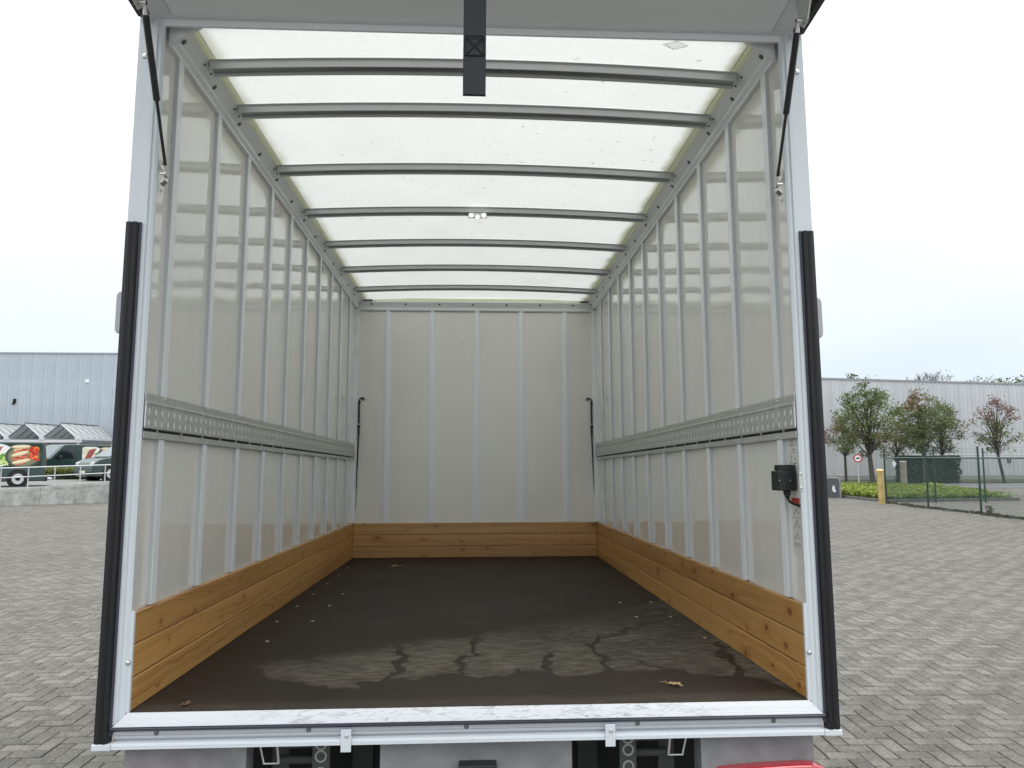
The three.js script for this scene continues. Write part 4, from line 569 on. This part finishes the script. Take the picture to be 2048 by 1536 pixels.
// rear frame: posts, header, sill, seals, brackets
const postMat = M.white, mitre = (g) => { const p = g.attributes.position; for (let i = 0; i < p.count; i++) if (p.getY(i) < 0) p.setY(i, -clamp(Math.abs(p.getX(i)) - 1.053, 0, 0.0345)); g.computeVertexNormals(); return g; };
{
  for (const s of [-1, 1]) {
    const f = part('rear_post'), X = (x) => s * x;
    mesh('post', mitre(extY([[X(1.0585), 0.001], [X(1.066), 0.006], [X(1.075), 0.006], [X(1.078), 0.012], [X(1.092), 0.012], [X(1.094), 0.004], [X(1.142), 0.004], [X(1.142), -0.05], [X(1.094), -0.05], [X(1.094), -0.025], [X(1.071), -0.025], [X(1.061), -0.012], [X(1.0588), -0.006]], -0.041, 2.30)), postMat, f);
    mesh('post_edge', bx(X(1.0495), X(1.0592), 0.0, 0.2985, -0.011, 0.0006, 0.001), postMat, f);
    mesh('rubber_seal', extY([[X(1.093), 0.012], [X(1.100), 0.028], [X(1.108), 0.032], [X(1.116), 0.026], [X(1.124), 0.030], [X(1.136), 0.026], [X(1.139), 0.006], [X(1.093), 0.005]], -0.079, 1.528), M.rubber, f);
    mesh('seal_channel', bx(X(1.0905), X(1.0965), -0.06, 1.53, 0.006, 0.019), M.rubberIn, f);
    mesh('bottom_cap', uvm(bx(X(1.085), X(1.141), -0.099, -0.080, 0.0, 0.030, 0.003)), M.white, f);
    for (const [x, y] of [[1.060, 0.147], [1.117, 2.112]]) mesh('post_bolt', bolt(X(x), y, x > 1.1 ? 0.004 : 0.003, 0, 0, 1, x > 1.1 ? 0.011 : 0.008, 0.006), M.zinc, f);
    mesh('corner_gusset', [extZ([[X(1.062), 2.256], [X(0.955), 2.256], [X(0.962), 2.248], [X(0.985), 2.235], [X(1.062), 2.18]], -0.055, -0.040)], M.whiteIn, f);
  }
  const h = part('rear_header');
  mesh('header_beam', [bx(-1.142, 1.142, 2.2245, 2.300, -0.008, 0.004, 0.002), bx(-1.142, 1.142, 2.256, 2.300, -0.05, -0.008)], M.door, h);
  const sl = part('rear_sill');
  mesh('sill_face', (() => { const g = extX([[0.0004, 0.001], [0.002, 0.001], [0.010, -0.011], [0.016, -0.0225], [0.0185, -0.024], [0.020, -0.028], [0.0225, -0.0295], [0.024, -0.0335], [-0.02, -0.0335], [-0.02, -0.012], [0.0004, -0.010]], -1.092, 1.092), p = g.attributes.position, uv = g.attributes.uv; for (let i = 0; i < p.count; i++) { uv.setXY(i, p.getX(i), p.getY(i) + 0.045); if (Math.abs(p.getX(i)) > 1) p.setX(i, Math.sign(p.getX(i)) * (1.0522 - Math.min(p.getY(i), 0))); } return g; })(), M.sill, sl);
  mesh('sill_seal', extX([[-0.02, -0.034], [0.020, -0.034], [0.026, -0.039], [0.020, -0.047], [-0.02, -0.047]], -1.092, 1.092), M.rubberIn, sl);
  mesh('sill_profile', uvm(extX([[-0.03, -0.0475], [0.012, -0.0475], [0.012, -0.0595], [0.009, -0.0605], [0.009, -0.0615], [0.012, -0.0625], [0.012, -0.069], [0.002, -0.073], [0.0, -0.0785], [-0.03, -0.0785]], -1.084, 1.084)), M.alu, sl);
  mesh('sill_lip', extX([[-0.03, -0.0788], [0.026, -0.0788], [0.028, -0.087], [0.0265, -0.0875], [0.0265, -0.0885], [0.028, -0.089], [0.028, -0.096], [0.022, -0.098], [-0.03, -0.098]], -1.084, 1.084), M.white, sl);
  for (const x of [-0.96, -0.508, -0.03, 0.50, 0.93]) mesh('sill_screw', bolt(x, -0.0545, 0.0118, 0, 0, 1, 0.008, 0.004), M.rivet, sl);
  for (const x of [-0.392, 0.411]) { const c = group('sill_clip', truck); c.position.y = FLOOR; mesh('clip_plate', bx(x - 0.0155, x + 0.0155, -0.115, -0.050, 0.029, 0.033, 0.0015), M.white, c); mesh('clip_bolt', bolt(x + 0.002, -0.068, 0.033, 0, 0, 1, 0.007, 0.004), M.alu, c); }
}
{ // raised rear door above the opening, with seals, strap and struts
  const d = part('rear_door'), a = THREE.MathUtils.degToRad(6), L = 1.15, y0 = 2.247, z0 = 0.012, put = (g) => g.rotateX(-a).translate(0, y0, z0);
  mesh('door_panel', put(bx(-1.028, 1.028, 0.004, 0.03, 0.012, L - 0.05)), M.door, d);
  mesh('door_frame', [put(bx(-1.105, 1.105, 0.0, 0.034, -0.006, 0.0115, 0.002)), put(bx(-1.105, 1.105, 0.0, 0.034, L - 0.05, L, 0.003)), ...[-1, 1].map((s) => put(bx(s * 1.0295, s * 1.105, 0.0005, 0.034, 0.012, L - 0.0505, 0.003)))], M.white, d);
  for (const s of [-1, 1]) {
    mesh('door_seal', put(extZ([[s * 1.098, -0.004], [s * 1.112, -0.020], [s * 1.135, -0.014], [s * 1.142, 0.006], [s * 1.140, 0.034], [s * 1.106, 0.034], [s * 1.106, -0.002]], 0.02, L)), M.rubber, d);
    const b = V(s * 1.03, 2.16, 0.22);
    mesh('strut_anchor', [extX([[0.17, 2.262], [0.30, 2.274], [0.30, 2.262], [0.245, 2.15], [0.215, 2.14], [0.195, 2.16]], s < 0 ? -1.052 : 1.046, s < 0 ? -1.046 : 1.052), bx(s * 1.045, s * 1.09, 2.262, 2.268, 0.17, 0.3, 0.002), rod(V(s * 1.06, b.y, b.z), V(s * 1.022, b.y, b.z), 0.006)], M.zinc, d);
  }
  const w = 0.054, zs = 0.72, top = y0 + Math.sin(a) * zs + 0.002, weave = tex(64, 64, (u, v) => 0.75 + 0.25 * Math.sin(u * 40 * 6.283) * Math.sin(v * 40 * 6.283), { srgb: false, size: 0.1 });
  const strapMat = std(rgb(0.013, 0.018, 0.024), 0.62, 0, { bumpMap: weave, bumpScale: 0.0008 }), x0 = -0.0375, yb = 1.602;
  const strapG = (t0, t1, th, off) => { const g = new THREE.BoxGeometry(w, t1 - t0, th, 1, 24, 1).translate(0, (t0 + t1) / 2, off), p = g.attributes.position; for (let i = 0; i < p.count; i++) { const y = p.getY(i), k = (top - y); p.setXYZ(i, p.getX(i) + x0 + w / 2 + 0.004 * k * 0 + (y - yb) * 0.005, y, p.getZ(i) + zs + 0.012 * Math.sin(k * 5) + 0.03 * k); } g.computeVertexNormals(); return g; };
  const strap = mesh('pull_strap', uvm(join([strapG(yb, top + 0.01, 0.0025, 0), strapG(yb + 0.002, yb + 0.115, 0.0025, 0.003)])), strapMat, d);
  const at = (x, y) => { const k = top - y; return V(x + x0 + w / 2 + (y - yb) * 0.005, y, zs + 0.012 * Math.sin(k * 5) + 0.03 * k + 0.0052); };
  const yS = 1.726, q = 0.022; const ptz = [[-q, yS + q], [q, yS + q], [q, yS - q * 1.2], [-q, yS - q * 1.2]].map(([x, y]) => at(x, y - 0.0));
  ptz.forEach((v) => (v.z += 0.0006)); mesh('strap_stitching', [[0, 1], [1, 2], [2, 3], [3, 0], [0, 2], [1, 3]].map(([i, j]) => rod(ptz[i], ptz[j], 0.0013, 0.0013, 5)), M.blackMatt, d);
}
for (const s of [-1, 1]) { // gas struts and their brackets on the posts
  const g = part('gas_strut'), t = V(s * 1.03, 2.16, 0.22), e = V(s * 1.03, 1.705, -0.004), dir = e.clone().sub(t).normalize(), P = (k) => t.clone().addScaledVector(dir, k);
  mesh('strut_cylinder', [rod(P(0.035), P(0.28), 0.0105, 0.0105, 16), rod(P(0.28), P(0.283), 0.0105, 0.008, 16)], M.black, g);
  mesh('strut_rod', rod(P(0.28), P(0.482), 0.0052, 0.0052, 12), M.black, g);
  mesh('strut_eye', [rod(P(0), P(0.037), 0.0055, 0.0075), rod(P(0).add(V(0.008, 0, 0)), P(0).add(V(-0.008, 0, 0)), 0.009)], M.zinc, g);
  mesh('strut_eye', [rod(P(0.48), P(0.505), 0.005), new THREE.TorusGeometry(0.0065, 0.003, 8, 16).rotateY(Math.PI / 2).translate(...P(0.509).toArray()), rod(P(0.509), P(0.509).add(V(s * 0.02, 0, 0)), 0.004)], M.zinc, g);
  const b = part('strut_bracket'), X = (x) => s * x;
  const hat = [[1.0575, 1.765], [1.0575, 1.735], [1.043, 1.722], [1.043, 1.690], [1.0575, 1.675], [1.0575, 1.645], [1.055, 1.645], [1.055, 1.6735], [1.0405, 1.688], [1.0405, 1.724], [1.055, 1.7365], [1.055, 1.765]];
  mesh('bracket_plate', extZ(hat.map(([x, y]) => [X(x - 0.001), y]), -0.042, -0.014), M.zinc, b);
  for (const y of [1.752, 1.658]) mesh('bracket_bolt', bolt(X(1.054), y, -0.028, -s, 0, 0, 0.007, 0.004), M.zinc, b);
  mesh('bracket_bolt', rod(V(X(1.040), 1.706, -0.024), V(X(1.032), 1.706, -0.024), 0.009, 0.009, 6), M.galv, b);
}
for (const s of [-1, 1]) { // pale rounded door catches on the outer sides
  const c = part('door_catch'), sh = new THREE.Shape(), w = 0.074, h = 0.14, r = 0.018; sh.moveTo(0, 0.012); sh.lineTo(0, h - 0.006); sh.lineTo(w - r, h); sh.quadraticCurveTo(w, h, w, h - r); sh.lineTo(w, r); sh.quadraticCurveTo(w, 0, w - r, 0.002); sh.closePath();
  const g = new THREE.ExtrudeGeometry(sh, { depth: 0.03, bevelEnabled: true, bevelSize: 0.005, bevelThickness: 0.006, bevelSegments: 3 }); if (s < 0) g.rotateY(Math.PI).translate(0, 0, 0.03);
  mesh('catch_plate', g.translate(s * 1.142, 1.19, -0.15), std(rgb(0.42, 0.43, 0.45), 0.4), c);
}
{ // switch box, cable and printed notices on the right wall
  const b = part('switch_box');
  mesh('box_housing', bx(1.004, 1.066, 0.656, 0.722, -0.105, -0.045, 0.004), M.black, b);
  mesh('box_cap', bx(1.014, 1.066, 0.7225, 0.742, -0.10, -0.05, 0.002), M.black, b);
  for (const x of [1.008, 1.045]) mesh('box_screw', bolt(x, 0.690, -0.0445, 0, 0, 1, 0.0022, 0.002), M.zinc, b);
  mesh('cable_gland', [rod(V(1.043, 0.656, -0.07), V(1.043, 0.640, -0.07), 0.013, 0.011, 14), rod(V(1.043, 0.640, -0.07), V(1.046, 0.630, -0.07), 0.008, 0.006, 12)], M.black, b);
  mesh('cable', new THREE.TubeGeometry(new THREE.CatmullRomCurve3([V(1.044, 0.634, -0.07), V(1.047, 0.622, -0.066), V(1.054, 0.613, -0.05), V(1.066, 0.606, -0.02)]), 14, 0.0042, 8), M.black, b);
  mesh('box_strap', [extZ([[1.052, 0.660], [1.052, 0.718], [1.058, 0.724], [1.064, 0.718], [1.064, 0.660], [1.058, 0.654]], 0.0055, 0.008), bolt(1.058, 0.712, 0.008, 0, 0, 1, 0.005), bolt(1.058, 0.666, 0.008, 0, 0, 1, 0.005)], M.zinc, b);
  const notice = (draw, y0, y1) => { const w = 0.066, t = canvasTex(132 * 2, Math.round((y1 - y0) * 4000), draw), g = new THREE.BoxGeometry(0.0008, y1 - y0, w), n = part('notice_sticker'), white = std(rgb(0.74, 0.74, 0.72), 0.5); const m = mesh('sticker', g, [white, std(rgb(0.86, 0.86, 0.84), 0.45, 0, { map: t }), white, white, white, white], n); m.position.set(1.0712, (y0 + y1) / 2, -0.072); };
  const bar = (c, x, y, w, h) => c.fillRect(x, y, w, h);
  notice((c, w, h) => { c.fillStyle = '#e8e8e4'; c.fillRect(0, 0, w, h); c.fillStyle = '#23262c'; c.font = 'bold 46px sans-serif'; c.fillText('Bij l', 70, 62); c.font = 'bold 42px sans-serif'; c.fillText('VIII III', 30, 118); c.fillText('A B', 110, 184); bar(c, 20, 206, w - 40, 4); c.lineWidth = 8; c.strokeStyle = '#23262c'; c.beginPath(); c.moveTo(70, 240); c.lineTo(70, 330); c.moveTo(70, 262); c.lineTo(108, 262); c.moveTo(30, 250); c.lineTo(34, 300); c.stroke(); bar(c, 24, 320, 20, 52); bar(c, 120, 352, 110, 12); c.beginPath(); c.moveTo(180, 300); c.lineTo(196, 270); c.lineTo(206, 330); c.stroke(); }, 0.738, 0.835);
  notice((c, w, h) => { c.fillStyle = '#dededa'; c.fillRect(0, 0, w, h); c.fillStyle = '#c33a34'; c.fillRect(0, 0, w, 86); c.strokeStyle = '#26282c'; c.fillStyle = '#26282c'; c.lineWidth = 9; for (const [y, ring] of [[190, 0], [370, 1], [520, 0]]) { c.beginPath(); c.arc(150, y - 30, 17, 0, 7); c.stroke(); if (ring) { c.beginPath(); c.arc(150, y - 62, 13, 0, 7); c.stroke(); } c.beginPath(); c.moveTo(50, y + 40); c.lineTo(100, y); c.lineTo(92, y - 32); c.moveTo(180, y + 10); c.lineTo(240, y + 4); c.moveTo(116, y + 24); c.lineTo(128, y + 12); c.stroke(); } c.lineWidth = 4; for (const y of [262, 600, 618, 634]) { c.beginPath(); c.moveTo(30, y); c.lineTo(w - 16, y + 6); c.stroke(); } }, 0.445, 0.632);
}
{ // under the sill: dusty grey panels, tail lamps, plate lamp, chassis and wheels
  const pt = tex(512, 256, (u, v) => { const n = fbm(u * 7, v * 4, 151, 5), g = hash(u * 512 | 0, v * 256 | 0, 153), d = step(0.62, 0.35, v + 0.25 * (n - 0.5)) * step(0, 0.2, u) * step(1, 0.75, u); const c = 0.80 + 0.2 * (n - 0.5) + 0.09 * (g - 0.5) - 0.22 * d; return [c * (1 - 0.02 * d), c, c * (1 + 0.05 * d)]; });
  const panelMat = std(rgb(0.44, 0.45, 0.46), 0.6, 0.1, { map: pt });
  const panel = (x0, x1) => { const f = part('bumper_panel'); const g = extZ([[x0, -0.33], [x1, -0.33], [x1, -0.0995], [x0, -0.0995]], -0.045, -0.025, { bevelEnabled: false }), p = g.attributes.position, uv = g.attributes.uv; for (let i = 0; i < p.count; i++) uv.setXY(i, (p.getX(i) - x0) / (x1 - x0), (p.getY(i) + 0.33) / 0.223); mesh('panel_plate', g, panelMat, f); mesh('panel_fold', [x0, x1].map((x) => bx(x - 0.002, x + 0.002, -0.33, -0.108, -0.10, -0.0255)), panelMat, f); return f; };
  panel(-1.064, -0.704); const c = panel(-0.294, 0.297); panel(0.710, 1.068);
  mesh('plate_lamp', [bx(-0.054, 0.063, -0.215, -0.166, -0.03, 0.022, 0.005)], M.black, c); mesh('plate_lamp_lens', bx(-0.04, 0.05, -0.2165, -0.2155, -0.02, 0.016), std(rgb(0.7, 0.7, 0.65), 0.2), c);
  for (const s of [-1, 1]) {
    const t = part('tail_lamp'), red = new THREE.Shape(), X = (x) => s * x; // rounded lens, red with an amber corner
    red.moveTo(X(0.756), -0.33); red.lineTo(X(0.756), -0.215); red.quadraticCurveTo(X(0.757), -0.200, X(0.775), -0.199); red.quadraticCurveTo(X(0.95), -0.186, X(1.04), -0.188); red.quadraticCurveTo(X(1.10), -0.192, X(1.112), -0.24); red.lineTo(X(1.112), -0.33); red.closePath();
    mesh('tail_lens', new THREE.ExtrudeGeometry(red, { depth: 0.03, bevelEnabled: true, bevelSize: 0.012, bevelThickness: 0.014, bevelSegments: 5 }).translate(0, -0.010, -0.02), M.lens, t);
    mesh('indicator_lens', bx(X(1.020), X(1.098), -0.30, -0.222, 0.015, 0.0262, 0.008), M.amber, t);
  }
  const ch = part('chassis');
  for (const s of [-1, 1]) {
    mesh('frame_rail', bx(s * 0.36, s * 0.43, -0.42, -0.20, -4.4, -0.35), M.chassis, ch);
    const X = (x) => s * x, br = new THREE.Shape(); br.moveTo(X(0.472), -0.40); br.lineTo(X(0.527), -0.40); br.lineTo(X(0.527), -0.10); br.lineTo(X(0.472), -0.10); br.closePath(); for (const y of [-0.150, -0.188, -0.24]) { const h = new THREE.Path(); h.absarc(X(0.5), y, 0.011, 0, 7, false); br.holes.push(h); }
    mesh('coupling_bracket', extZ(br, -0.16, -0.145), M.chassisGrey, ch);
    for (const y of [-0.150, -0.188, -0.24]) mesh('bracket_ring', [new THREE.TorusGeometry(0.0165, 0.0035, 8, 20).translate(X(0.5), y, -0.145), bolt(X(0.502), y - 0.004, -0.15, 0, 0, 1, 0.006, 0.005)], M.galvDull, ch);
    mesh('cross_tube', [rod(V(X(0.53), -0.17, -0.2), V(X(0.66), -0.172, -0.2), 0.010), rod(V(X(0.53), -0.215, -0.2), V(X(0.64), -0.215, -0.2), 0.014)], M.chassisGrey, ch);
    mesh('hanger_plate', [bx(X(0.625), X(0.68), -0.42, -0.11, -0.26, -0.25), extZ([[X(0.60), -0.11], [X(0.63), -0.2], [X(0.66), -0.2], [X(0.66), -0.11]], -0.245, -0.24)], M.chassisGrey, ch);
    mesh('step_bracket', [rod(V(X(0.672), -0.105, -0.05), V(X(0.655), -0.172, -0.05), 0.0035, 0.0035, 6), rod(V(X(0.618), -0.105, -0.05), V(X(0.610), -0.172, -0.05), 0.0045, 0.0045, 6), rod(V(X(0.657), -0.172, -0.05), V(X(0.608), -0.172, -0.05), 0.0035, 0.0035, 6)], M.zinc, ch);
    for (const [x, z] of [[0.78, -1.25], [0.98, -1.25], [0.9, -4.9]]) { const y = -0.65, tyre = new THREE.LatheGeometry([[0.19, -0.09], [0.30, -0.10], [0.335, -0.085], [0.345, -0.05], [0.345, 0.05], [0.335, 0.085], [0.30, 0.10], [0.19, 0.09]].map(([a, b]) => new THREE.Vector2(a, b)), 40).rotateZ(Math.PI / 2); mesh('wheel', [tyre.translate(X(x), y, z)], M.blackMatt, ch); mesh('wheel_rim', rod(V(X(x - 0.05), y, z), V(X(x + 0.05), y, z), 0.2, 0.2, 24), M.galvDull, ch); }
  }
  mesh('underbody_panel', bx(-0.95, 0.95, -0.62, -0.116, -0.52, -0.50), M.blackMatt, ch);
  mesh('cross_member', [bx(-0.9, 0.9, -0.20, -0.117, -0.9, -0.8), bx(-0.9, 0.9, -0.20, -0.11, -2.4, -2.3), bx(-1.0, 1.0, -0.115, -0.05, -4.15, -0.03), bx(-0.36, 0.36, -0.40, -0.2, -0.45, -0.36), bx(-0.9, 0.9, -0.6, -0.2, -1.6, -1.52)], M.blackMatt, ch);
}
// ================================================================ things inside the load space
{
  const put = (o) => { const w = o.position.clone(); o.position.copy(truck.localToWorld(V(w.x, w.y + FLOOR, w.z))); const e = o.rotation.y; o.rotation.set(-TILT, 0, 0); o.rotateY(e); };
  truck.updateMatrixWorld(true);
  const leaf = (label, x, z, s, turn, seed, c) => { // crumpled lobed oak leaf with its stalk
    const l = tag(group('oak_leaf'), label, 'leaf'); l.position.set(x, 0.004, z); l.rotation.y = turn; put(l);
    const n = 30, r = rng(seed), out = []; for (let i = 0; i <= n; i++) { const t = i / n, lobe = 0.72 + 0.28 * Math.cos(t * 6.283 * 4), w = Math.sin(Math.PI * Math.pow(t, 0.8)) * 0.32 * lobe + 0.01; out.push([t - 0.5, w]); }
    const sh = new THREE.Shape(); out.forEach(([a, b], i) => (i ? sh.lineTo(a, b) : sh.moveTo(a, b))); for (let i = n; i >= 0; i--) sh.lineTo(out[i][0], -out[i][1] * (0.9 + 0.2 * r())); sh.closePath();
    const g = new THREE.ExtrudeGeometry(sh, { depth: 0.01, bevelEnabled: false }).rotateX(-Math.PI / 2).scale(s, s, s), p = g.attributes.position; for (let i = 0; i < p.count; i++) { const a = p.getX(i) / s, b = p.getZ(i) / s; p.setY(i, p.getY(i) + s * (0.9 * b * b + 0.35 * (a + 0.1) ** 2 + 0.10 * Math.sin(a * 9 + seed) * Math.cos(b * 7))); } g.computeVertexNormals();
    mesh('blade', g, std(c, 0.8, 0, { side: THREE.DoubleSide }), l); mesh('stalk', rod(V(s * 0.48, s * 0.05, 0), V(s * 0.85, s * 0.02, s * 0.16), s * 0.018, s * 0.012, 6), std(c, 0.8), l);
  };
  leaf('curled dry oak leaf on the wet floor near the rear sill', 0.672, -0.19, 0.062, 2.7, 2, rgb(0.42, 0.30, 0.15));
  leaf('pale dry leaf lying far inside near the front planks', -0.623, -3.5, 0.075, 0.5, 7, rgb(0.50, 0.40, 0.22));
  leaf('small dark brown leaf in the rear corner by the left planks', -0.905, -0.062, 0.04, 1.2, 11, rgb(0.16, 0.085, 0.045));
  leaf('tiny leaf on the floor behind the screw rows, left of the middle', -0.62, -2.72, 0.04, 2.2, 13, rgb(0.26, 0.2, 0.12));
  const cord = (label, s, low) => { // elastic cord hooked over an eye by the front corner post
    const c = tag(group('elastic_cord'), label, 'cord'); c.position.set(s * 1.02, 1.34, -4.075); put(c); const zf = 0;
    mesh('hook', [new THREE.TubeGeometry(new THREE.CatmullRomCurve3([V(-s * 0.034, 0.030, 0), V(-s * 0.026, 0.036, 0.006), V(-s * 0.012, 0.028, 0.006), V(s * 0.002, 0.006, 0.004), V(s * 0.004, -0.03, 0)]), 16, 0.0065, 8), new THREE.TorusGeometry(0.010, 0.005, 8, 14).translate(-s * 0.034, 0.026, 0)], M.black, c);
    mesh('strap_end', bx(-0.010, 0.012, -0.012, 0.008, -0.006, 0.006, 0.003), M.black, c);
    mesh('cord_line', [rod(V(s * 0.001, 0, 0), V(s * 0.0, -0.19, 0), 0.0085, 0.0085, 8), bx(-0.011, 0.012, -0.235, -0.20, -0.007, 0.007, 0.004), bx(-0.009, 0.009, -0.29, -0.235, -0.005, 0.005, 0.003), rod(V(0, -0.28, 0), V(s * 0.006, -0.55, 0), 0.007, 0.006, 8), rod(V(s * 0.006, -0.55, 0), V(s * 0.012, low, 0), 0.006, 0.0015, 8)], M.black, c);
  };
  cord('black elastic cord hanging by the left front corner post', -1, -0.93); cord('black elastic cord hanging by the right front corner post', 1, -0.80);
}
scene.traverse((o) => { if (o.isMesh) { o.castShadow = true; o.receiveShadow = true; } });
const renderer = new THREE.WebGLRenderer({ antialias: true });
renderer.setSize(1024, 768);
renderer.toneMapping = THREE.LinearToneMapping;
renderer.toneMappingExposure = EXPOSURE;
renderer.shadowMap.enabled = true;
renderer.render(scene, camera);
